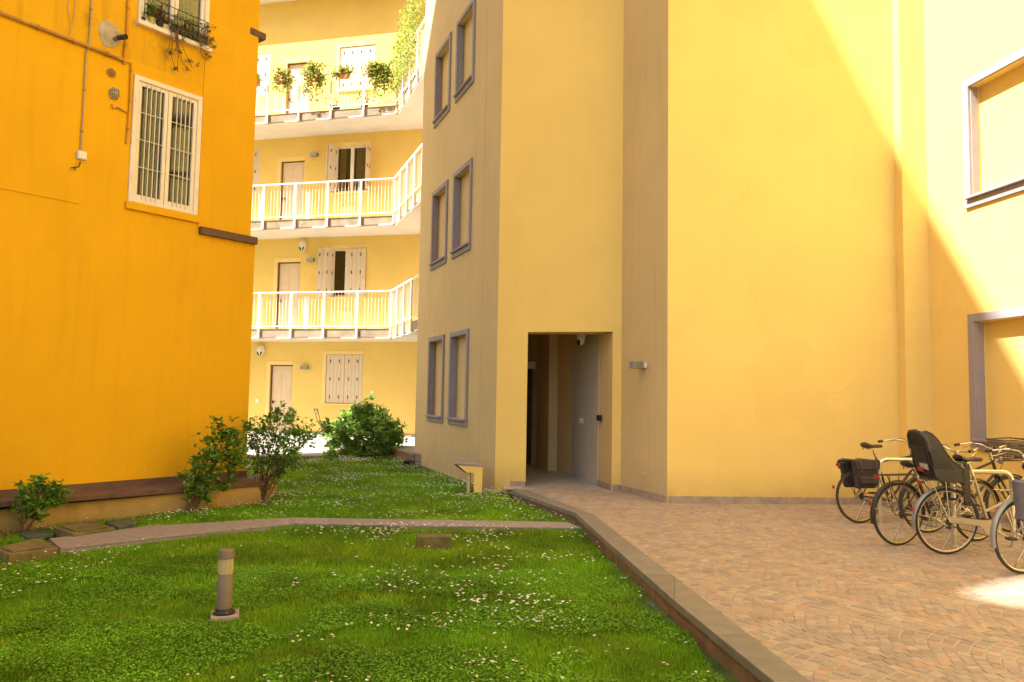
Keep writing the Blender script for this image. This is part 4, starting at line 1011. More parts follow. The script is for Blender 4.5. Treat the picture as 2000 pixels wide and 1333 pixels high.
DG = 'daisies in the lawn'; dl = 'small white daisy with a yellow eye standing in the front lawn'
dm = []
for i, (x, y) in enumerate(pts[:300]):
    z = -.165+random.uniform(.04, .062)
    if i < 6:
        m_ = MB(); daisy_at(m_, 0, 0, 0, random.uniform(.009, .0125), random.uniform(.1, .5)); o = m_.obj('daisy', None, local=True); dm.append(o.data)
    else: o = bpy.data.objects.new('daisy', random.choice(dm)); COL.objects.link(o)
    o.location = (x, y, z); o.rotation_euler = (0, 0, random.uniform(0, 6.3)); tag(o, dl, 'daisy', DG)
m_ = MB()
for (x, y) in pts[300:]: daisy_far(m_, x, y, -.165+(.02 if y > 9.5 else 0)+random.uniform(.06, .09), random.uniform(.010, .016))
tag(m_.obj('daisies', None), 'white daisies scattered thickly over the lawn beyond', 'daisies', kind='stuff')
# gravel showing along the kerb
MT['gravel'] = mat('grey_gravel', (.20, .19, .20), .9, noise=.3, scale=60, attr='tone')
m_ = MB()
for (a, b) in ((KOx[2], KOx[3]), (KOx[3], KOx[4])):
    for _ in range(1600):
        t_ = random.random(); off = abs(random.gauss(0, .05))
        q = lerp(a, b, t_)
        if fbm(q[0], q[1], 1.3) + .1 < off*4: continue
        x, y = q[0]-off-.0, q[1]-off*.3; r = random.uniform(.004, .011); m_.t = tone(.4)
        z = lawn_z(x, y)+.0
        m_.add([(x+r, y, z), (x, y+r, z), (x-r, y, z), (x, y-r, z), (x+random.uniform(-.3, .3)*r, y, z+r*1.1)], [(0, 1, 4), (1, 2, 4), (2, 3, 4), (3, 0, 4)])
tag(m_.obj('gravel', MT['gravel']), 'strip of grey gravel showing between lawn and kerb', 'gravel', kind='stuff')
# ------------------------------------------------------------------ shrubs
def shrub(name, label, base, clumps, nstem, lf, leaf=.045, per=90, spread=.5, lower=None, tonev=.3):
    """clumps: list of (centre, radius) ; stems run from the base to each clump"""
    t = thing(name, base, label, 'shrub'); 
    ends = []; ms = MB()
    cl = list(clumps)
    for i, (c, r) in enumerate(cl):
        k = i % nstem; b = base+Vector((math.cos(k*2.1)*.03, math.sin(k*2.1)*.03, -.03))
        mid = b.lerp(c, .5)+Vector((random.gauss(0, .03), random.gauss(0, .03), random.gauss(0, .03))); mid = mid+Vector(((base.x-c.x)*.18, (base.y-c.y)*.18, 0))
        L = (c-b).length; r0 = .006+.005*L
        ms.tube([b, b.lerp(mid, .5)+Vector((random.gauss(0, .012), random.gauss(0, .012), 0)), mid, mid.lerp(c, .55)+Vector((random.gauss(0, .015), 0, random.gauss(0, .015))), c], [r0, r0*.85, r0*.65, r0*.45, r0*.25], 6)
        for _ in range(4):
            e = c+Vector((random.gauss(0, r*.6), random.gauss(0, r*.6), random.gauss(0, r*.6))); s0 = mid.lerp(c, random.uniform(.2, .9)); ms.tube([s0, s0.lerp(e, .5)+Vector((0, 0, .02)), e], [r0*.3, r0*.2, r0*.1], 4)
    ms.obj('branches', MT['stem'], t)
    m_ = MB()
    for (c, r) in cl:
        n = int(2.1*per*(r/.2)**1.7); cs = []
        tw = [c+Vector((random.gauss(0, 1), random.gauss(0, 1), random.gauss(0, .9)))*r*.55 for _ in range(max(5, n//9))]
        for _ in range(n):
            q = random.choice(tw)+Vector((random.gauss(0, 1), random.gauss(0, 1), random.gauss(0, 1)))*r*.16; cs.append(q)
        sh = random.uniform(.75, 1.25)
        leafmesh(m_, cs, leaf, tonef=lambda q, sh=sh: tuple(x*sh for x in tone(tonev, .12)))
    m_.obj('foliage', lf, t, kind='stuff'); return t
def pxclump(px, py, base, r, jitter=.0):
    """point near the shrub standing in the vertical plane through its base that faces the lens"""
    d = ray(px, py); t = base.y/d.y; p = CC+d*t; p.y += random.uniform(-jitter, jitter); return (p, r)
b = G(40, 1043, -.155)
shrub('shrub', 'small leafy shrub leaning right at the far left against the brown base band', b, [pxclump(x, y, b, r, .08) for x, y, r in ((50, 950, .11), (70, 945, .10), (95, 955, .12), (115, 950, .10), (60, 975, .13), (85, 985, .12), (105, 978, .09), (45, 990, .09), (55, 1005, .08), (118, 968, .07))], 3, LF['green'], .045, 130)
b = G(372, 1003, -.145)
shrub('shrub', 'upright shrub with gaps in its crown in front of the orange wall and low ledge', b, [pxclump(x, y, b, r, .12) for x, y, r in ((432, 845, .17), (412, 858, .13), (450, 865, .15), (462, 885, .12), (405, 885, .15), (398, 905, .13), (428, 888, .12), (445, 905, .13), (418, 918, .14), (372, 930, .12), (390, 942, .13), (412, 950, .12), (380, 960, .11), (435, 940, .12), (465, 905, .08), (395, 975, .09), (455, 850, .08), (375, 900, .05))], 4, LF['green'], .045, 125)
b = G(508, 985, -.14)
shrub('shrub', 'tall round shrub at the right end of the low ledge beside the orange corner', b, [pxclump(x, y, b, r, .25) for x, y, r in ((545, 815, .16), (520, 825, .14), (562, 830, .17), (585, 845, .16), (598, 860, .12), (500, 845, .15), (535, 850, .18), (560, 868, .18), (515, 875, .17), (580, 880, .15), (540, 900, .17), (505, 900, .13), (565, 905, .12), (525, 925, .13), (548, 930, .10), (492, 870, .10), (488, 830, .09), (515, 950, .08), (608, 850, .06))], 5, LF['green'], .042, 120)
b = G(712, 893, -.14)
shrub('large_bush', 'large rounded light green bush in front of the balcony building', b, [pxclump(x, y, b, r, .45) for x, y, r in ((712, 805, .26), (690, 815, .24), (735, 815, .26), (755, 830, .26), (770, 845, .22), (665, 825, .22), (650, 840, .2), (640, 835, .12), (675, 845, .28), (705, 835, .30), (735, 845, .30), (760, 862, .24), (680, 868, .26), (712, 870, .28), (742, 875, .22), (655, 860, .2), (778, 862, .12), (700, 800, .12), (720, 885, .2), (690, 885, .16))], 7, LF['fresh'], .085, 105, tonev=.35)
b = G(646, 904, -.14)
shrub('small_bush', 'little light green bush at the left foot of the large bush', b, [pxclump(x, y, b, r, .08) for x, y, r in ((646, 885, .12), (638, 892, .10), (656, 892, .11), (648, 878, .08))], 3, LF['fresh'], .05, 130)
b = G(798, 911, -.14)
t = thing('dark_plant', b, 'small dark tuft plant at the far foot of the tower wall', 'plant'); m_ = MB(); leafmesh(m_, [b+Vector((random.gauss(0, .09), random.gauss(0, .05), random.uniform(.02, .10))) for _ in range(90)], .05); m_.obj('foliage', mat('dark_leaf', (.035, .04, .035), .6, attr='tone'), t, kind='stuff')
# dry leaves under the shrubs
MT['dry'] = mat('dry_leaf', (.16, .09, .04), .9, attr='tone'); m_ = MB()
for (px, py, n) in ((372, 1003, 60), (508, 985, 40), (40, 1045, 60), (712, 893, 60)):
    b = G(px, py, -.14)
    leafmesh(m_, [b+Vector((random.gauss(0, .2), random.gauss(0, .12), random.uniform(-.01, .02))) for _ in range(n)], .03)
tag(m_.obj('dry_leaves', MT['dry']), 'dry brown leaves lying under the shrubs', 'dry leaves', kind='stuff')
# ================================================================== things on the orange wall
WMAT = {'pinkwhite': mat('old_white_paint', (.76, .66, .56), .55, noise=.05, scale=6)}
MT['conduit'] = mat('painted_conduit', (.50, .33, .17), .7, noise=.15, scale=12); MT['opipe'] = mat('orange_painted_pipe', (.60, .27, .015), .75, noise=.15, scale=10)
MT['opipe_dirty'] = mat('dirty_orange_pipe', (.42, .22, .05), .85, noise=.3, scale=8, stain=(.16, .09, .03, .6))
# lower barred window
def sash_window(u0, u1, z0, z1, bars, par, cols=4, rows=3, lab=None):
    T = .07; f = MB(); f.wbox(left, u0, u0+T, z0, z1, -.12, .03); f.wbox(left, u1-T, u1, z0, z1, -.12, .03); f.wbox(left, u0+T, u1-T, z1-T, z1, -.12, .028); f.wbox(left, u0+T, u1-T, z0, z0+.05, -.12, .028)
    fo = f.obj('window_frame', WMAT['pinkwhite'], par, bevel=.006)
    mid = (u0+u1)/2; S_ = .055
    for (a, b) in ((u0+T, mid-.004), (mid+.004, u1-T)):
        m_ = MB(); zz0, zz1 = z0+.052, z1-T-.002
        m_.wbox(left, a, a+S_, zz0, zz1, -.05, .005); m_.wbox(left, b-S_, b, zz0, zz1, -.05, .005); m_.wbox(left, a+S_, b-S_, zz1-S_, zz1, -.05, .004); m_.wbox(left, a+S_, b-S_, zz0, zz0+.07, -.05, .004)
        m_.obj('sash', WMAT['pinkwhite'], fo, bevel=.004)
        m_ = MB(); m_.wbox(left, a+S_, b-S_, zz0+.07, zz1-S_, -.035, -.03); m_.obj('pane', MT['glass'], fo)
        if bars:
            for k in range(1, cols+0):
                u = a+S_+(b-a-2*S_)*k/cols; m_ = MB(); m_.tube([left.pt(u, zz0+.0, .02), left.pt(u, zz1-.01, .02)], .0075, 6); m_.obj('bar', WMAT['pinkwhite'], fo)
            for k in range(1, rows+1):
                z = zz0+.07+(zz1-S_-zz0-.07)*k/(rows+1); m_ = MB(); m_.tube([left.pt(a+S_-.02, z, .026), left.pt(b-S_+.02, z, .026)], .005, 6); m_.obj('bar', WMAT['pinkwhite'], fo)
        # curtain folds behind the pane
        m_ = MB(); N = 26
        pr_ = [(a+S_+(b-a-2*S_)*i/N, -.085+.018*math.sin(i*1.7+a)+random.uniform(-.006, .006)) for i in range(N+1)]
        for (ua_, oa), (ub2, ob2) in zip(pr_, pr_[1:]):
            m_.t = tone(.25, .06); m_.add([left.pt(ua_, zz0+.05, oa), left.pt(ub2, zz0+.05, ob2), left.pt(ub2, zz1, ob2), left.pt(ua_, zz1, oa)], [(0, 1, 2, 3)])
        m_.obj('curtain', mat('grey_brown_curtain', (.10, .08, .06), .9, attr='tone'), fo)
    for (u, z) in ((u0+.03, z0+.35), (u0+.03, z1-.35), (u1-.03, z0+.35), (u1-.03, z1-.35)):
        m_ = MB(); m_.tube([left.pt(u, z-.05, .034), left.pt(u, z+.05, .034)], .008, 6); m_.obj('hinge', WMAT['pinkwhite'], fo)
    return fo
sash_window(WU0, WU1, WZ0, WZ1, True, ob, cols=5)
m_ = MB(); m_.wbox(left, WU0-.03, WU1+.035, WZ0-.11, WZ0-.003, .001, .05); m_.obj('sill', MT['orange'], ob, bevel=.006)
sash_window(UW0, UW1, UWZ0, UWZ1, False, ob)
m_ = MB(); m_.wbox(left, UW0-.03, UW1+.03, UWZ0-.07, UWZ0-.003, -.1, .10); m_.obj('sill', WMAT['pinkwhite'], ob, bevel=.006)
m_ = MB()
for z in (UWZ0+.12, UWZ0+.24, UWZ0+.36): m_.tube([left.pt(UW0+.05, z, .09), left.pt(UW1-.05, z, .09)], .006, 6)
for k in range(5): m_.tube([left.pt(UW0+.05+(UW1-UW0-.1)*k/4, UWZ0, .09), left.pt(UW0+.05+(UW1-UW0-.1)*k/4, UWZ0+.36, .09)], .006, 6)
m_.obj('flower_guard', MT['black'], ob)
def LP(px, py, o=0): return left.at(px, py, o)
# horizontal pipe / ledge and vertical pipes
def pipe(name, pts, r, mt, label, cat='pipe', clips=0):
    P = [LP(a, b, r+.01) for a, b in pts]; m_ = MB(); m_.tube(P, r, 8)
    t = thing(name, P[0], label, cat); m_.obj('tube', mt, t)
    for k in range(clips):
        q = (k+.5)/clips; L = sum((b-a).length for a, b in zip(P, P[1:])); d = q*L
        for a, b in zip(P, P[1:]):
            if d <= (b-a).length:
                c = a.lerp(b, d/(b-a).length); dr = (b-a).normalized(); m2 = MB(); m2.tube([c-dr*.012, c+dr*.012], r*1.35, 8); m2.obj('clip', MT['opipe_dirty'], t); break
            d -= (b-a).length
    return t
pipe('wall_pipe', [(-40, 5), (0, 25), (175, 92), (241, 118)], .026, MT['opipe_dirty'], 'thick dirty orange pipe running along the orange wall from the upper left corner', clips=4)
pipe('wall_pipe', [(252, -20), (249, 60), (243, 112), (243, 126)], .017, MT['opipe'], 'orange painted vertical pipe between the wall spout and the upper window', clips=2)
pipe('wall_pipe', [(243, 120), (257, 124), (254, 200), (250, 255), (247, 281)], .014, MT['opipe'], 'thin orange vertical pipe just left of the barred window', clips=3)
pipe('wall_pipe', [(219, 204), (220, 212), (231, 211), (249, 221)], .010, MT['opipe_dirty'], 'short bent pipe below the round bulkhead lamp', clips=1)
pipe('cable_conduit', [(181, -20), (176, 70), (173, 92), (169, 106), (163, 220), (158, 298)], .012, MT['conduit'], 'pale cable conduit dropping down the orange wall to a white junction box', 'conduit', clips=4)
u, z = left.uv(158, 305); m_ = MB(); m_.wbox(left, u-.055, u+.055, z-.055, z+.055, .001, .055); jb = thing('junction_box', left.pt(u, z), 'small white junction box at the foot of the pale conduit', 'junction box'); m_.obj('box', MT['white'], jb, bevel=.008)
m_ = MB(); m_.wbox(left, u-.045, u+.045, z-.045, z+.045, .056, .062); m_.obj('cover', MT['white'], jb, bevel=.004)
m_ = MB(); m_.tube([LP(157, 316, .03), LP(155, 325, .04), LP(148, 328, .05), LP(139, 328, .06)], .008, 6); m_.tube([LP(146, 326, .05), LP(146, 333, .05)], .006, 6); m_.obj('cable_end', MT['pot_dark'], jb)
for nm, pts_ in (('loose_cable', [(135, -20), (133, 25), (139, 45), (137, 72)]), ('loose_cable', [(150, -20), (147, 20), (144, 40), (145, 48)])):
    m_ = MB(); m_.tube([LP(a, b, .02) for a, b in pts_], .004, 5); tag(m_.obj(nm, MT['conduit'], loc=LP(135, 0)), 'thin loose cable hanging on the upper left of the orange wall' if pts_[0][0] == 135 else 'second, shorter loose cable hanging beside the first on the orange wall', 'cable')
# round cement patch with a spout
c = left.uv(214, 68); pt_ = thing('wall_spout', left.pt(*c), 'black pipe end poking from a round grey cement patch on the orange wall', 'drain spout')
m_ = MB(); N = 22; vs = [left.pt(c[0], c[1], .014)]
for k in range(N):
    a = 2*math.pi*k/N; r = .155*(1+.07*math.sin(3*a+1)+random.uniform(-.03, .03)); vs.append(left.pt(c[0]+r*.92*math.cos(a), c[1]+r*1.08*math.sin(a), .013))
m_.add(vs, [(0, k+1, (k+1) % N+1) for k in range(N)]); m_.add([left.pt(c[0], c[1], .0)]+[left.pt(c[0]+(Vector(v)-vs[0]).dot(Vector((*left.d, 0)))*1.08, v.z+(v.z-c[1])*.08, .001) for v in vs[1:]], [])
m_.add([v for v in vs[1:]]+[left.pt(c[0]+(v-vs[0]).dot(Vector((*left.d, 0)))*1.1, c[1]+(v.z-c[1])*1.1, .0005) for v in vs[1:]], [(k, (k+1) % N, (k+1) % N+N, k+N) for k in range(N)])
m_.obj('cement_patch', mat('cement_patch', (.42, .33, .22), .95, noise=.25, scale=9, bump=.6, stain=(.55, .47, .36, .5)), pt_)
b0 = LP(224, 78, .0); nv = Vector((*left.n, 0)); 
m_ = MB(); m_.tube([b0, b0+nv*.10+Vector((0, 0, -.0))], .034, 14); m_.obj('socket', MT['grey_metal'], pt_)
dirp = (nv*1.0+Vector((*left.d, 0))*.35).normalized(); m_ = MB(); m_.tube([b0+nv*.09, b0+nv*.09+dirp*.07, b0+nv*.09+dirp*.14], [.033, .036, .034], 14, caps=False); m_.tube([b0+nv*.09, b0+nv*.09+dirp*.12], .027, 14); m_.obj('pipe_end', MT['pot_dark'], pt_)
# round vent grille
c = left.uv(217, 143); vt = thing('vent_grille', left.pt(*c), 'round brown vent grille below the cement patch', 'vent')
m_ = MB(); ring = [left.pt(c[0]+.055*math.cos(a), c[1]+.055*math.sin(a), .012) for a in np.linspace(0, 2*np.pi, 20, endpoint=False)]; m_.tube(ring, .008, 6, closed=True); m_.obj('ring', MT['opipe_dirty'], vt)
m_ = MB(); m_.add([left.pt(c[0], c[1], .004)]+[left.pt(c[0]+.054*math.cos(a), c[1]+.054*math.sin(a), .004) for a in np.linspace(0, 2*np.pi, 20, endpoint=False)], [(0, k+1, (k+1) % 20+1) for k in range(20)]); m_.obj('backing', MT['brown'], vt)
for k in range(-3, 4):
    h = math.sqrt(max(0, .05**2-(k*.014)**2)); m_ = MB(); m_.wbox(left, c[0]-h, c[0]+h, c[1]+k*.014-.004, c[1]+k*.014+.004, .006, .014); m_.obj('slat', MT['opipe_dirty'], vt)
# bulkhead lamp in a wire cage
c = left.uv(222, 184); bl = thing('bulkhead_lamp', left.pt(*c), 'oval caged bulkhead lamp on the orange wall left of the barred window', 'bulkhead lamp')
def ell(rx, rz, o, n=18): return [left.pt(c[0]+rx*math.cos(a), c[1]+rz*math.sin(a), o) for a in np.linspace(0, 2*np.pi, n, endpoint=False)]
m_ = MB(); m_.smooth = True; R_ = [ell(.062, .085, .0), ell(.062, .085, .025), ell(.05, .072, .03)]; n = 18
m_.add(sum(R_, []), [(i*n+k, i*n+(k+1) % n, (i+1)*n+(k+1) % n, (i+1)*n+k) for i in range(2) for k in range(n)]); m_.obj('housing', MT['grey_metal'], bl)
m_ = MB(); m_.smooth = True; R_ = [ell(.05, .072, .028), ell(.046, .066, .06), ell(.03, .045, .082), ell(.006, .008, .09)]
m_.add(sum(R_, []), [(i*n+k, i*n+(k+1) % n, (i+1)*n+(k+1) % n, (i+1)*n+k) for i in range(3) for k in range(n)]); m_.obj('lens', MT['lens'], bl)
m_ = MB()
for k in (-1, 0, 1): m_.tube([left.pt(c[0]+k*.03, c[1]-.075, .025), left.pt(c[0]+k*.026, c[1]-.05, .085), left.pt(c[0]+k*.026, c[1]+.05, .085), left.pt(c[0]+k*.03, c[1]+.075, .025)], .0045, 5)
for k in (-1, 1): m_.tube([left.pt(c[0]-.062, c[1]+k*.025, .025), left.pt(c[0]-.03, c[1]+k*.025, .09), left.pt(c[0]+.03, c[1]+k*.025, .09), left.pt(c[0]+.062, c[1]+k*.025, .025)], .0045, 5)
m_.obj('cage', MT['grey_metal'], bl)
# pots and trailing succulents on the upper sill
def sillpot(px, py, r, h, mt, label, lf, n, sz, spread=.1, up=.12):
    P = LP(px, py, .02); P.z = UWZ0+.002; t = thing('potted_plant', P, label, 'plant'); m_ = MB(); m_.lathe([(r*.75, 0), (r, h*.9), (r*1.1, h*.9), (r*1.1, h), (r*.9, h)], P, 14); m_.obj('pot', mt, t)
    m_ = MB(); leafmesh(m_, [P+Vector((random.gauss(0, spread*.5), random.gauss(0, spread*.4), h+random.uniform(0, up*1.6))) for _ in range(n)], sz); m_.obj('foliage', lf, t, kind='stuff')
    m_ = MB()
    for k in range(4): m_.tube([P+Vector((0, 0, h*.8)), P+Vector((random.gauss(0, spread*.3), random.gauss(0, spread*.3), h+up))], .004, 4)
    m_.obj('stem', MT['stem'], t)
LF['succ'] = mat('succulent_leaf', (.16, .19, .10), .55, noise=.1, attr='tone'); LF['dkred'] = mat('dark_red_leaf', (.14, .045, .035), .55, attr='tone')
MT['pot_lime'] = mat('lime_plastic_pot', (.42, .38, .12), .5)
sillpot(296, 32, .045, .11, MT['pot_lime'], 'small lime green pot plant on the left of the upper window sill', LF['green'], 130, .03, .14)
sillpot(312, 42, .055, .10, MT['pot_dark'], 'dark pot with reddish plant second from left on the upper sill', LF['dkred'], 130, .03, .14)
sillpot(280, 26, .035, .06, MT['pot_dark'], 'tiny green plant at the far left of the upper window sill', LF['fresh'], 40, .025, .08, .06)
def trailing(px0, px1, ends, label, dens):
    P = LP((px0+px1)/2, 62, .05); P.z = UWZ0+.002; t = thing('trailing_succulent', P, label, 'plant')
    ua, uz = left.uv(px0, 40)[0], left.uv(px1, 60)[0]
    m_ = MB(); m_.wbox(left, ua, uz, UWZ0+.003, UWZ0+.13, -.02, .08); m_.obj('trough', MT['pot_dark'], t, bevel=.008)
    st = MB(); cs = []
    for _ in range(dens):
        a = random.uniform(ua, uz); e = left.pt(a+random.gauss(0, .1), UWZ0+random.uniform(-.1, .3), random.uniform(.06, .22)); s0 = left.pt(a, UWZ0+.12, .04)
        st.tube([s0, s0.lerp(e, .5)+Vector((0, 0, .08)), e], [.006, .005, .004], 5); cs += [e+Vector((random.gauss(0, .02), random.gauss(0, .02), random.gauss(0, .02))) for _ in range(9)]
    for (pts_) in ends:
        Q = [left.pt(left.uv(*pts_[0], .08)[0], UWZ0+.1, .08)]+[LP(x, y, .13-.02*i) for i, (x, y) in enumerate(pts_)]
        st.tube(Q, .0045, 5); e = Q[-1]; cs += [e+Vector((random.gauss(0, .015), random.gauss(0, .015), random.gauss(0, .012))) for _ in range(16)]
    st.obj('stems', MT['stem'], t)
    m_ = MB(); leafmesh(m_, cs, .026, up=.2, elong=1.3); m_.obj('foliage', LF['succ'], t, kind='stuff')
trailing(332, 352, [[(336, 60), (332, 80), (329, 98)], [(334, 62), (337, 85), (333, 104)], [(341, 66), (345, 85), (344, 98)], [(343, 66), (347, 90), (350, 102)], [(338, 66), (334, 108), (340, 128), (343, 136)], [(345, 70), (348, 112), (346, 134)], [(346, 70), (352, 118), (362, 130), (366, 136)], [(347, 72), (356, 120), (368, 123), (371, 118)], [(348, 74), (375, 132), (387, 128)]], 'brown stemmed trailing succulent hanging from the middle of the upper window sill', 8)
trailing(356, 400, [[(392, 84), (392, 102), (396, 112), (408, 112)], [(396, 86), (405, 90), (416, 78)], [(394, 84), (404, 96), (416, 92)], [(392, 86), (400, 104), (404, 108)], [(360, 74), (358, 82)], [(398, 70), (408, 62)]], 'thick tangle of grey green succulents spilling over the right of the upper sill', 34)
# corner details
m_ = MB(); u, z = left.uv(499, 75, .0)
# wall lamp on the return face of the tower
c = ret.uv(1257, 714); t = thing('wall_lamp', ret.pt(*c), 'grey box wall lamp on the narrow shaded wall right of the doorway', 'wall lamp')
m_ = MB(); m_.wbox(ret, c[0]-.06, c[0]+.06, c[1]-.055, c[1]+.055, .03, .22); m_.obj('housing', MT['grey_metal'], t, bevel=.004)
m_ = MB(); m_.wbox(ret, c[0]-.045, c[0]+.10, c[1]-.04, c[1]+.04, .001, .03); m_.obj('bracket', MT['white'], t)
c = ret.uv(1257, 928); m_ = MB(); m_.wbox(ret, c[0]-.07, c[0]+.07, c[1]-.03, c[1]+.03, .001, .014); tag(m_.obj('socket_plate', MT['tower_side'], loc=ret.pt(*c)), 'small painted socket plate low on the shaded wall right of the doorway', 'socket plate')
# ================================================================== bicycles
def bmat(name, col, **k): return mat(name, col, k.pop('rough', .4), noise=.1, scale=15, **k)
BM = dict(olive=bmat('olive_brown_frame', (.16, .125, .075), metal=.3), dark=bmat('dark_brown_frame', (.045, .035, .028), metal=.3), grey=bmat('silver_grey_frame', (.38, .32, .22), metal=.5), blue=bmat('pale_blue_frame', (.30, .42, .46)),
          black=bmat('black_plastic', (.022, .02, .018)), tan=bmat('leather_saddle', (.09, .06, .04), rough=.6), red=mat('red_reflector', (.33, .02, .015), .3), orange=mat('orange_reflector', (.75, .22, .02), .3), gum=mat('gum_tyre', (.26, .17, .09), .7, noise=.2), gold=mat('worn_alloy_rim', (.42, .33, .16), .4, .6, noise=.2, scale=20),
          cream=mat('cream_rim', (.60, .46, .30), .4, .3, noise=.1), canvas=mat('black_canvas_bag', (.050, .038, .036), .85, noise=.2, scale=12, bump=.4), wicker=mat('wicker', (.13, .09, .045), .8, noise=.3, scale=40), greyfender=mat('grey_mudguard', (.26, .25, .23), .45, .3), sticker=mat('grey_sticker', (.45, .43, .42), .5), lilac=mat('lilac_bag', (.42, .38, .46), .6, noise=.15, scale=10, bump=.4), chrome=MT['chrome'], rubber=MT['rubber'])
WR = .335
def bicycle(P, th, label, fr='olive', rim='gold', tyre='rubber', step=False, fenders='black', rack=True, sad='tan', bars='swept', basket=False, seat=False, bx=.46, wb=1.06, guard=False, lean=0.0, reflectors=True, skirt=False, saddle_h=.93, turn=0.0, frontrack=False):
    t = thing('bicycle', P, label, 'bicycle', 'bicycles parked at the hoops'); t.rotation_euler = (lean, 0, th)
    def O(mb, name, m, par=None): return mb.obj(name, BM[m] if isinstance(m, str) else m, par or t, local=True)
    def wheel(x, nm='wheel'):
        m_ = MB(); n = 40
        ring = [(x+(WR-.026)*math.cos(a), 0, WR+(WR-.026)*math.sin(a)) for a in np.linspace(0, 2*np.pi, n, endpoint=False)]
        m_.tube(ring, .0135, 6, closed=True); w = O(m_, nm, rim)
        m_ = MB(); ring = [(x+(WR-.0165)*math.cos(a), 0, WR+(WR-.0165)*math.sin(a)) for a in np.linspace(0, 2*np.pi, 48, endpoint=False)]; m_.tube(ring, .0172, 8, closed=True); O(m_, 'tyre', tyre, w)
        m_ = MB(); m_.lathe([(.014, -.05), (.016, -.034), (.027, -.032), (.013, -.026), (.013, .026), (.027, .032), (.016, .034), (.014, .05)], (x, 0, WR), 12, 'y'); O(m_, 'hub', 'chrome', w)
        m_ = MB(); ns = 32
        for k in range(ns):
            a = 2*math.pi*k/ns; b = a+(.55 if k % 4 < 2 else -.55); y = .03 if k % 2 else -.03
            m_.tube([(x+.024*math.cos(b), y, WR+.024*math.sin(b)), (x+(WR-.03)*math.cos(a), 0, WR+(WR-.03)*math.sin(a))], .00115, 4, caps=False)
        O(m_, 'spokes', 'spoke', w); return w
    wheel(0); 
    fx = wb; wheel(fx)
    BB = Vector((bx, 0, .275)); ST = Vector((bx-.17, 0, saddle_h-.15)); HT = Vector((wb-.235, 0, .86)); HB = Vector((wb-.185, 0, .70)); RH = Vector((0, 0, WR)); FH = Vector((fx, 0, WR))
    m_ = MB()
    m_.tube([BB, ST], .0155, 10); m_.tube([HT, HB], .0185, 10); m_.tube([BB, HB+Vector((0, 0, .02))], .0175, 10)
    if step: m_.tube([BB.lerp(ST, .30), BB.lerp(HT, .45)+Vector((0, 0, .0)), HT.lerp(HB, .2)], .0155, 10)
    else: m_.tube([ST.lerp(BB, .08), HT.lerp(HB, .15)], .014, 10)
    for s in (-1, 1):
        m_.tube([BB+Vector((-.03, s*.025, 0)), RH+Vector((.15, s*.05, -.01)), RH+Vector((0, s*.058, 0))], .009, 7); m_.tube([ST+Vector((0, s*.018, -.05)), RH+Vector((0, s*.058, 0))], .0075, 7)
    O(m_, 'frame', fr)
    m_ = MB(); m_.tube([HB+Vector((0, 0, -.0)), HB+Vector((.01, 0, -.03))], .02, 8)
    for s in (-1, 1): m_.tube([HB+Vector((.008, s*.04, -.03)), HB.lerp(FH, .55)+Vector((-.012, s*.048, 0)), FH+Vector((0, s*.052, 0))], [.0125, .011, .007], 8)
    m_.tube([HB+Vector((.008, -.04, -.03)), HB+Vector((.008, .04, -.03))], .014, 8); O(m_, 'fork', fr)
    # saddle
    sp = ST+Vector((-.045, 0, .15)); m_ = MB(); m_.tube([ST, sp+Vector((0, 0, -.03))], .0125, 8); O(m_, 'seat_post', 'chrome')
    m_ = MB(); m_.smooth = True; prof = [(-.14, .045, .02), (-.125, .085, .035), (-.06, .078, .03), (.0, .04, .022), (.07, .022, .022), (.13, .017, .02), (.145, .008, .008)]; vs = []; K = 10
    for (x, w, h) in prof:
        for k in range(K):
            a = 2*math.pi*k/K; vs.append((sp.x+x, w*math.cos(a), sp.z+.015+h*(math.sin(a) if math.sin(a) > 0 else math.sin(a)*1.1)+(.018 if x < -.1 else 0)))
    m_.add(vs, [(i*K+k, i*K+(k+1) % K, (i+1)*K+(k+1) % K, (i+1)*K+k) for i in range(len(prof)-1) for k in range(K)]+[tuple(range(K))[::-1], tuple(range((len(prof)-1)*K, len(prof)*K))]); sd_ = O(m_, 'saddle', sad)
    m_ = MB()
    for s in (-.05, .05): m_.tube([(sp.x-.1, s, sp.z-.03+k*.012) if k % 2 else (sp.x-.115, s, sp.z-.03+k*.012) for k in range(4)], .006, 5)
    m_.tube([(sp.x-.1, -.03, sp.z-.02), (sp.x+.11, 0, sp.z+.0), (sp.x-.1, .03, sp.z-.02)], .004, 5); O(m_, 'saddle_spring', 'chrome', sd_)
    # handlebar
    hs = HT+Vector((-.03, 0, .14)); m_ = MB(); m_.tube([HT, hs], .012, 8); ct, st_ = math.cos(turn), math.sin(turn)
    def H(x, y, z): return hs+Vector((x*ct-y*st_, x*st_+y*ct, z))
    m_.tube([H(0, 0, -.01), H(.05, 0, .0)], .012, 8)
    if bars == 'swept': L_ = [(.05, 0, 0), (.06, .08, .0), (.05, .16, .035), (-.02, .24, .05), (-.13, .27, .035), (-.20, .275, .025)]
    else: L_ = [(.05, 0, 0), (.05, .12, .01), (.02, .24, .03), (-.03, .31, .03)]
    for s in (-1, 1): m_.tube([H(x, y*s, z) for x, y, z in L_], .011, 8)
    hb = O(m_, 'handlebar', 'chrome')
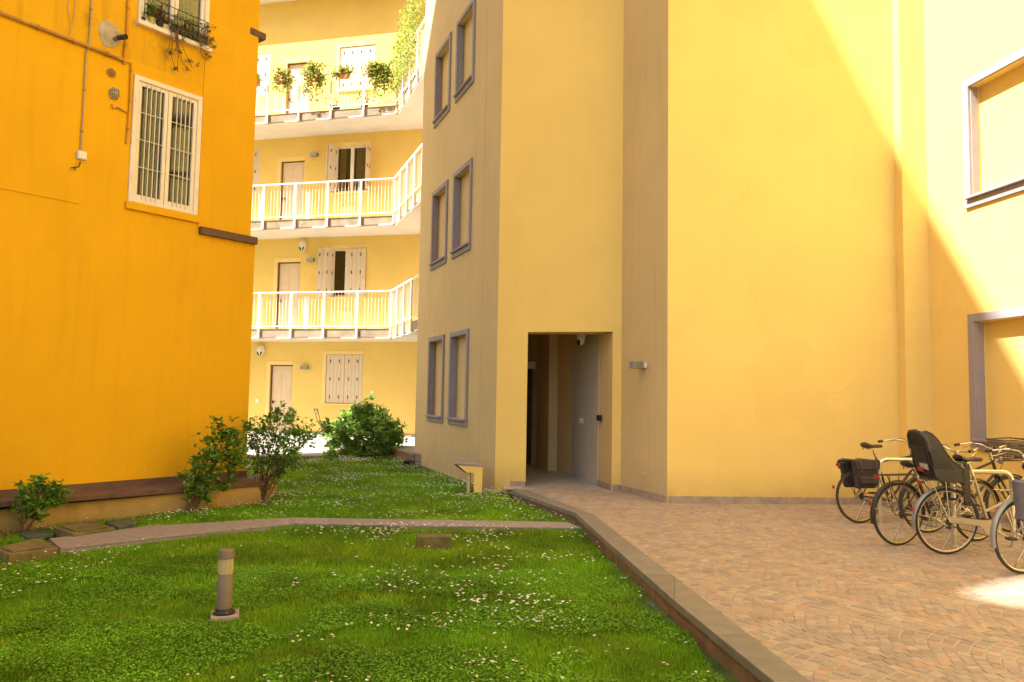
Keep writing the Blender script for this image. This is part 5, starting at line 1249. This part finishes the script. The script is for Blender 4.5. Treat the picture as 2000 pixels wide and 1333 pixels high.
    for s in (-1, 1):
        a, b = L_[-2], L_[-1]; m_ = MB(); m_.tube([H(a[0]*.4+b[0]*.6, (a[1]*.4+b[1]*.6)*s, a[2]*.4+b[2]*.6), H(b[0]-.035, b[1]*s, b[2]-.004)], .0165, 8); O(m_, 'grip', 'black', hb)
        m_ = MB(); c3 = L_[3]; m_.tube([H(c3[0], c3[1]*s, c3[2]), H(c3[0]-.02, c3[1]*s, c3[2]-.035), H(b[0]+.03, b[1]*s*.97, b[2]-.055)], .005, 5); O(m_, 'brake_lever', 'chrome', hb)
        m_ = MB(); q = H(c3[0], c3[1]*s*.9, c3[2]); m_.tube([q, q+Vector((.10, -.05*s, .02)), q+Vector((.14, -.12*s, -.08)), Vector((HB.x, s*.02, HB.z-.02))], .0028, 5); O(m_, 'brake_cable', 'black', hb)
    # drive
    m_ = MB(); m_.tube([BB+Vector((.084*math.cos(a), -.05, .084*math.sin(a))) for a in np.linspace(0, 2*np.pi, 26, endpoint=False)], .0055, 5, closed=True); m_.lathe([(.02, -.06), (.022, -.04), (.02, .06)], BB, 12, 'y')
    for q in range(5): m_.tube([BB+Vector((0, -.05, 0)), BB+Vector((.084*math.cos(q*1.2566), -.05, .084*math.sin(q*1.2566)))], .006, 5)
    cs_ = O(m_, 'chainring', 'chrome' if not guard else fr)
    for s in (-1, 1):
        a = .55 if s < 0 else .55+math.pi; e = BB+Vector((.165*math.cos(a), s*.075, -.165*math.sin(a))); m_ = MB(); m_.tube([BB+Vector((0, s*.06, 0)), e], .009, 6); O(m_, 'crank', 'chrome', cs_)
        m_ = MB(); m_.box((e.x, e.y+s*.055, e.z), (.085, .075, .024)); O(m_, 'pedal', 'black', cs_)
    m_ = MB(); m_.tube([BB+Vector((0, -.05, .09)), RH+Vector((0, -.05, .038)), RH+Vector((-.038, -.05, 0)), RH+Vector((0, -.05, -.038)), BB+Vector((0, -.05, -.09))], .0045, 5); m_.lathe([(.036, -.053), (.038, -.05), (.036, -.047)], RH, 16, 'y'); O(m_, 'chain', 'black')
    if guard:
        pts_ = [(-.02, .05), (.0, .075), (bx-.08, .07), (bx+.02, .085), (bx+.07, .06), (bx+.095, -.0), (bx+.07, -.065), (bx+.0, -.095), (bx-.07, -.075), (bx-.11, -.01), (bx-.17, .02), (.02, .03)]
        m_ = MB(); n = len(pts_); z0 = .285; m_.add([(x, -.062, z0+z+.03*(x < .1)) for x, z in pts_]+[(x, -.054, z0+z+.03*(x < .1)) for x, z in pts_], [tuple(range(n))[::-1], tuple(range(n, 2*n))]+[(i, (i+1) % n, (i+1) % n+n, i+n) for i in range(n)]); O(m_, 'chain_guard', 'grey')
    # mudguards
    if fenders:
        for (x, a0, a1, nm) in ((0, -.15, math.pi*1.08, 'rear_mudguard'), (fx, .25, math.pi*.98, 'front_mudguard')):
            m_ = MB(); m_.smooth = True; vs = []; N = 26; rr = WR+.024
            for i in range(N+1):
                a = a0+(a1-a0)*i/N
                for (y, dr) in ((-.027, -.014), (-.018, 0), (0, .005), (.018, 0), (.027, -.014)): vs.append((x+(rr+dr)*math.cos(a), y, WR+(rr+dr)*math.sin(a)))
            m_.add(vs, [(i*5+k, i*5+k+1, (i+1)*5+k+1, (i+1)*5+k) for i in range(N) for k in range(4)]); o = O(m_, 'mudguard', fenders)
            m_ = MB()
            for s in (-1, 1):
                a = math.pi*.93 if x == 0 else math.pi*.9; m_.tube([(x, s*.055, WR), (x+(rr-.01)*math.cos(a), s*.026, WR+(rr-.01)*math.sin(a))], .0022, 4); m_.tube([(x, s*.055, WR), (x+(rr-.01)*math.cos(math.pi*.62), s*.026, WR+(rr-.01)*math.sin(math.pi*.62))], .0022, 4)
            O(m_, 'stay', 'chrome', o)
    if rack:
        m_ = MB(); z = WR*2+.085
        for y in (-.06, 0, .06): m_.tube([(-.26, y, z), (bx-.22, y*.8, z)], .0045, 5)
        for x in (-.26, -.1, .06, bx-.22): m_.tube([(x, -.06, z), (x, .06, z)], .0045, 5)
        for s in (-1, 1): m_.tube([(0, s*.062, WR), (-.05, s*.065, z)], .0045, 5); m_.tube([(0, s*.062, WR), (-.2, s*.065, z)], .0045, 5)
        O(m_, 'rear_rack', 'dark' if fenders != 'greyfender' else 'chrome')
    if reflectors:
        m_ = MB(); m_.box((-.285, 0, WR*2+.06), (.022, .055, .034)); O(m_, 'tail_light', 'red')
        m_ = MB(); m_.box((-WR-.03, 0, WR+.12), (.012, .03, .04)); O(m_, 'reflector', 'red')
    m_ = MB(); m_.tube([(.14, .06, .27), (.05, .13, .02), (.08, .14, .01)], .007, 6); O(m_, 'kickstand', 'chrome')
    m_ = MB(); m_.lathe([(.02, -.0), (.045, .05), (.047, .06)], (HT.x+.05, 0, HT.z+.0), 12, 'x'); O(m_, 'headlight', 'chrome')
    if basket:
        m_ = MB(); b0 = HT+Vector((.06, 0, .0)); W_, D_, H_ = .17, .26, .24
        tr = [b0+Vector((0, -W_, H_)), b0+Vector((D_+.04, -W_-.01, H_+.02)), b0+Vector((D_+.04, W_+.01, H_+.02)), b0+Vector((0, W_, H_))]; br2 = [b0+Vector((0, -W_+.04, 0)), b0+Vector((D_-.04, -W_+.04, 0)), b0+Vector((D_-.04, W_-.04, 0)), b0+Vector((0, W_-.04, 0))]
        m_.tube(tr, .009, 6, closed=True); m_.tube(br2, .007, 6, closed=True)
        for i in range(4):
            a, b, c, d = tr[i], tr[(i+1) % 4], br2[(i+1) % 4], br2[i]
            for k in range(1, 9): m_.tube([a.lerp(b, k/9), d.lerp(c, k/9)], .0035, 4)
            for k in range(1, 8): m_.tube([d.lerp(a, k/8), c.lerp(b, k/8)], .005, 4)
        for k in range(1, 8): m_.tube([br2[0].lerp(br2[1], k/8), br2[3].lerp(br2[2], k/8)], .004, 4)
        O(m_, 'front_basket', 'wicker')
    return t
def child_seat(t):
    """grey brown shell seat bolted to the rack"""
    def O(mb, name, m, par=None): return mb.obj(name, BM[m], par or t, local=True)
    # back shell cross sections : (x_back, z, half width, wing depth)
    sec = [(-.02, .80, .12, .05, .20), (-.14, .84, .15, .12, .16), (-.215, .90, .155, .20, .0), (-.245, .98, .155, .17, 0), (-.27, 1.06, .155, .13, 0)]
    m_ = MB(); m_.smooth = True
    # seat back as U shaped sections; each: centre back x,z ; wings run forward by d
    rows = [(-.17, .80, .13, .21), (-.225, .86, .15, .22), (-.25, .93, .16, .20), (-.268, 1.0, .162, .165), (-.285, 1.07, .162, .14)]
    def row(x, z, w, d): return [(x+d, -w-.0, z+.0), (x+d*.55, -w*1.0, z), (x+d*.12, -w*.92, z), (x, -w*.6, z), (x, 0, z), (x, w*.6, z), (x+d*.12, w*.92, z), (x+d*.55, w, z), (x+d, w, z)]
    def shell(rows, name, mt, par=None, th=.014):
        mb = MB(); mb.smooth = True; n = 9; vs = [p for r in rows for p in r]; N = len(vs)
        vs2 = [(x-th*(1 if 2 <= (i % n) <= 6 else .2), y+th*(-1 if (i % n) < 3 else (1 if (i % n) > 5 else 0)), z) for i, (x, y, z) in enumerate(vs)]
        fs = [(i*n+k, i*n+k+1, (i+1)*n+k+1, (i+1)*n+k) for i in range(len(rows)-1) for k in range(n-1)]
        fs2 = [tuple(j+N for j in f[::-1]) for f in fs]; rim_ = [i*n for i in range(len(rows))]; rim2 = [i*n+n-1 for i in range(len(rows))]
        ed = []
        for L in (rim_, rim2, list(range(n)), list(range(N-n, N))): ed += [(a, b, b+N, a+N) for a, b in zip(L, L[1:])]
        mb.add(vs+vs2, fs+fs2+ed); return O(mb, name, mt, par)
    s = shell([row(*r) for r in rows], 'child_seat', 'seat')
    # head hoop with an open grip hole
    mb = MB(); hoop = [(-.285, -.150, 1.06), (-.295, -.150, 1.13), (-.315, -.135, 1.19), (-.335, -.085, 1.235), (-.345, 0, 1.245), (-.335, .085, 1.235), (-.315, .135, 1.19), (-.295, .150, 1.13), (-.285, .150, 1.06)]
    mb.tube(hoop, .021, 8); O(mb, 'head_hoop', 'seat', s)
    for sg in (-1, 1):
        # one curved side of the shell, from the head to the seat tub
        mb = MB(); pl = [(-.335, 1.235), (-.27, 1.25), (-.215, 1.225), (-.165, 1.17), (-.125, 1.10), (-.085, 1.02), (-.03, .955), (.05, .90), (.12, .86), (.135, .80), (.12, .765), (-.02, .75), (-.15, .765), (-.205, .80), (-.25, .93), (-.285, 1.06), (-.30, 1.14)]; n = len(pl)
        yy = lambda z, w: sg*(w-.26*max(0, z-.98)); mb.add([(x, yy(z, .168), z) for x, z in pl]+[(x, yy(z, .150), z) for x, z in pl], [tuple(range(n)), tuple(range(n, 2*n))[::-1]]+[(i, (i+1) % n, (i+1) % n+n, i+n) for i in range(n)]); O(mb, 'side_panel', 'seat', s).modifiers.new('bevel', 'BEVEL').width = .006
        mb = MB(); mb.tube([(x, yy(z, .160), z) for x, z in pl[:11]], .0125, 7); O(mb, 'rim', 'seat', s)
        # leg guard and footrest
        mb = MB(); pl = [(.06, .86), (.075, .80), (.085, .55), (.10, .535), (.15, .545), (.152, .60), (.135, .78), (.135, .90), (.10, .955), (.03, .965), (.02, .945), (.08, .935), (.10, .90)]; n = len(pl)
        mb.add([(x, sg*.172, z) for x, z in pl]+[(x, sg*.150, z) for x, z in pl], [tuple(range(n)), tuple(range(n, 2*n))[::-1]]+[(i, (i+1) % n, (i+1) % n+n, i+n) for i in range(n)]); O(mb, 'leg_guard', 'seat', s)
        mb = MB(); mb.hexa([(.08, sg*.13, .525), (.24, sg*.13, .52), (.24, sg*.20, .52), (.08, sg*.20, .525)], [(.08, sg*.13, .545), (.20, sg*.13, .545), (.20, sg*.20, .545), (.08, sg*.20, .545)]); O(mb, 'footrest', 'black', s)
        for k in range(4):
            mb = MB(); mb.box((.075, sg*.16, .62+k*.045), (.03, .022, .02)); O(mb, 'peg', 'seat', s)
    mb = MB(); mb.hexa([(-.18, -.15, .765), (.12, -.15, .77), (.12, .15, .77), (-.18, .15, .765)], [(-.19, -.15, .80), (.13, -.15, .81), (.13, .15, .81), (-.19, .15, .80)]); O(mb, 'seat_base', 'black', s)
    mb = MB(); mb.smooth = True; mb.hexa([(-.245, -.11, .84), (-.24, -.11, .84), (-.24, .11, .84), (-.245, .11, .84)], [(-.31, -.11, 1.09), (-.29, -.11, 1.09), (-.29, .11, 1.09), (-.31, .11, 1.09)]); O(mb, 'back_pad', 'black', s)
    mb = MB(); mb.hexa([(-.2525, -.105, .865), (-.2505, -.105, .865), (-.2505, .03, .865), (-.2525, .03, .865)], [(-.271, -.105, .925), (-.269, -.105, .925), (-.269, .03, .925), (-.271, .03, .925)]); O(mb, 'sticker', 'sticker', s)
    mb = MB(); mb.tube([(0, -.03, .75), (.1, -.03, .72), (.26, -.01, .62)], .008, 6); mb.tube([(0, .03, .75), (.1, .03, .72), (.26, .01, .62)], .008, 6); O(mb, 'mounting_rods', 'chrome', s)
    mb = MB(); mb.box((-.27, 0, .86), (.02, .08, .04)); O(mb, 'reflector', 'red', s)
BM['spoke'] = mat('dull_spoke_steel', (.22, .19, .14), .45, .5)
BM['seat'] = mat('grey_brown_seat_shell', (.034, .030, .024), .42, noise=.06, scale=10)
def bpos(px, py): return G(px, py, 0)
th1, th2, th3, th4 = R(14), R(18), R(4), R(17)
b1 = bicycle(bpos(1680, 1022), th1, 'olive old bicycle nearest the long blank wall, with brown saddle and saddlebag', fr='dark', rim='gold', fenders=None, sad='tan', lean=R(-3), reflectors=True, saddle_h=.95)
b2 = bicycle(bpos(1755, 1066), th2, 'dark bicycle with empty rear rack between the saddlebag bicycle and the child seat one', fr='dark', rim='gold', fenders='dark', sad='black', bars='swept', saddle_h=.84, turn=R(12), wb=1.10)
b3 = bicycle(bpos(1848, 1083), th3, 'grey city bicycle carrying a brown grey child seat over its rear wheel', fr='grey', rim='cream', fenders='greyfender', step=True, guard=True, basket=True, sad='black', saddle_h=.95, turn=R(-8), lean=R(2), wb=1.10)
child_seat(b3)
b4 = bicycle(bpos(1998, 1121), th4, 'pale blue bicycle cut by the right edge of the picture, nearest to the viewer', fr='blue', rim='chrome', tyre='rubber', fenders='greyfender', step=True, sad='black', reflectors=False)
b5 = bicycle(bpos(1812, 1041), R(6), 'dark bicycle with a wicker front basket, furthest back behind the child seat bicycle', fr='dark', rim='gold', fenders='dark', rack=False, basket=True, sad='black', saddle_h=.80, reflectors=False, turn=R(10), wb=1.08)
# saddlebag on the olive bicycle
def local_pt(b, x, y, z):
    return Matrix.Translation(b.location) @ b.rotation_euler.to_matrix().to_4x4() @ Vector((x, y, z))
def pannier(b, label, x0, x1, z0, z1, y0, y1, m, taper=.04, name='pannier', both=True, flap=True):
    t = thing(name, local_pt(b, (x0+x1)/2, 0, z0), label, 'pannier bag')
    def HX(bt, tp): mb = MB(); mb.hexa([local_pt(b, *p) for p in bt], [local_pt(b, *p) for p in tp]); return mb
    for s in ((-1, 1) if both else (-1,)):
        mb = HX([(x0+taper, s*y0, z0), (x1-taper, s*y0, z0), (x1-taper, s*(y1-.03), z0), (x0+taper, s*(y1-.03), z0)], [(x0, s*y0, z1), (x1, s*y0, z1), (x1, s*y1, z1), (x0, s*y1, z1)]); mb.obj('bag', BM[m], t, bevel=.015)
        if flap:
            mb = HX([(x0+.01, s*(y1+.002), z1-.10), (x1-.01, s*(y1+.002), z1-.10), (x1-.01, s*(y1+.012), z1-.10), (x0+.01, s*(y1+.012), z1-.10)], [(x0-.005, s*(y1+.002), z1+.0), (x1+.005, s*(y1+.002), z1+.0), (x1+.005, s*(y1+.012), z1+.0), (x0-.005, s*(y1+.012), z1+.0)]); mb.obj('flap', BM[m], t, bevel=.006)
            mb = HX([(x0+.06, s*(y1+.004-.02), z0+.05), (x1-.06, s*(y1+.004-.02), z0+.05), (x1-.06, s*(y1+.035), z0+.06), (x0+.06, s*(y1+.035), z0+.06)], [(x0+.05, s*(y1-.02), z0+.15), (x1-.05, s*(y1-.02), z0+.15), (x1-.05, s*(y1+.035), z0+.145), (x0+.05, s*(y1+.035), z0+.145)]); mb.obj('pocket', BM[m], t, bevel=.01)
    if both:
        mb = HX([(x0, -y1-.01, z1+.001), (x1, -y1-.01, z1+.001), (x1, y1+.01, z1+.001), (x0, y1+.01, z1+.001)], [(x0+.01, -y1, z1+.02), (x1-.01, -y1, z1+.02), (x1-.01, y1, z1+.02), (x0+.01, y1, z1+.02)]); mb.obj('top_panel', BM[m], t, bevel=.006)
        for x in (x0+.07, x1-.07):
            mb = MB(); mb.tube([local_pt(b, x, -y1-.02, z1-.12), local_pt(b, x, -y1-.018, z1+.015), local_pt(b, x, y1+.018, z1+.028)], .006, 5); mb.obj('strap', BM['wicker'], t)
    return t
pannier(b1, 'black canvas saddlebag hanging over the rack of the olive bicycle', -.16, .20, .44, .775, .07, .17, 'canvas')
pannier(b4, 'large black open topped pannier in front of the right edge bicycle wheel', -.22, .10, .50, .86, .08, .21, 'canvas', taper=.05, both=False, flap=False)
t = thing('plastic_bag', local_pt(b4, .03, -.09, .3), 'crumpled pale lilac bag hanging beside the pale blue bicycle wheel at the right edge', 'bag'); m_ = MB(); m_.smooth = True; vs = []; K = 12
for i, (w, z) in enumerate(((.03, .58), (.05, .53), (.085, .45), (.10, .36), (.09, .29), (.03, .27))):
    for k in range(K):
        a = 2*math.pi*k/K; r = w*(1+.18*math.sin(3*a+i)); vs.append(local_pt(b4, .02+r*math.cos(a), -.13+r*.5*math.sin(a), z))
m_.add(vs, [(i*K+k, i*K+(k+1) % K, (i+1)*K+(k+1) % K, (i+1)*K+k) for i in range(5) for k in range(K)]); m_.obj('bag', BM['lilac'], t)
# parking hoops
def hoop(pa, h, w, th, label):
    t = thing('bike_hoop', pa, label, 'bike rack', 'bicycle parking hoops'); d = Vector((math.cos(th), math.sin(th), 0)); r = .10; P = []
    P += [pa+Vector((0, 0, -.05)), pa+Vector((0, 0, h-r))]
    for k in range(1, 6): a = math.pi/2*k/6; P.append(pa+d*(r-r*math.cos(a))+Vector((0, 0, h-r+r*math.sin(a))))
    P.append(pa+d*r+Vector((0, 0, h))); P.append(pa+d*(w-r)+Vector((0, 0, h)))
    for k in range(1, 6): a = math.pi/2*k/6; P.append(pa+d*(w-r+r*math.sin(a))+Vector((0, 0, h-r+r*math.cos(a))))
    P += [pa+d*w+Vector((0, 0, h-r)), pa+d*w+Vector((0, 0, -.05))]
    m_ = MB(); m_.tube(P, .0245, 12); m_.obj('tube', MT['steel'], t)
    for q in (pa, pa+d*w): m_ = MB(); m_.lathe([(.055, .001), (.055, .008), (.03, .012)], q, 14); m_.obj('foot_plate', MT['steel'], t)
hoop(G(1719, 1024), .81, .80, R(5), 'steel parking hoop behind the olive bicycle, nearer the long wall')
hoop(G(1864, 1068), .80, .66, R(3), 'steel parking hoop behind the child seat bicycle')
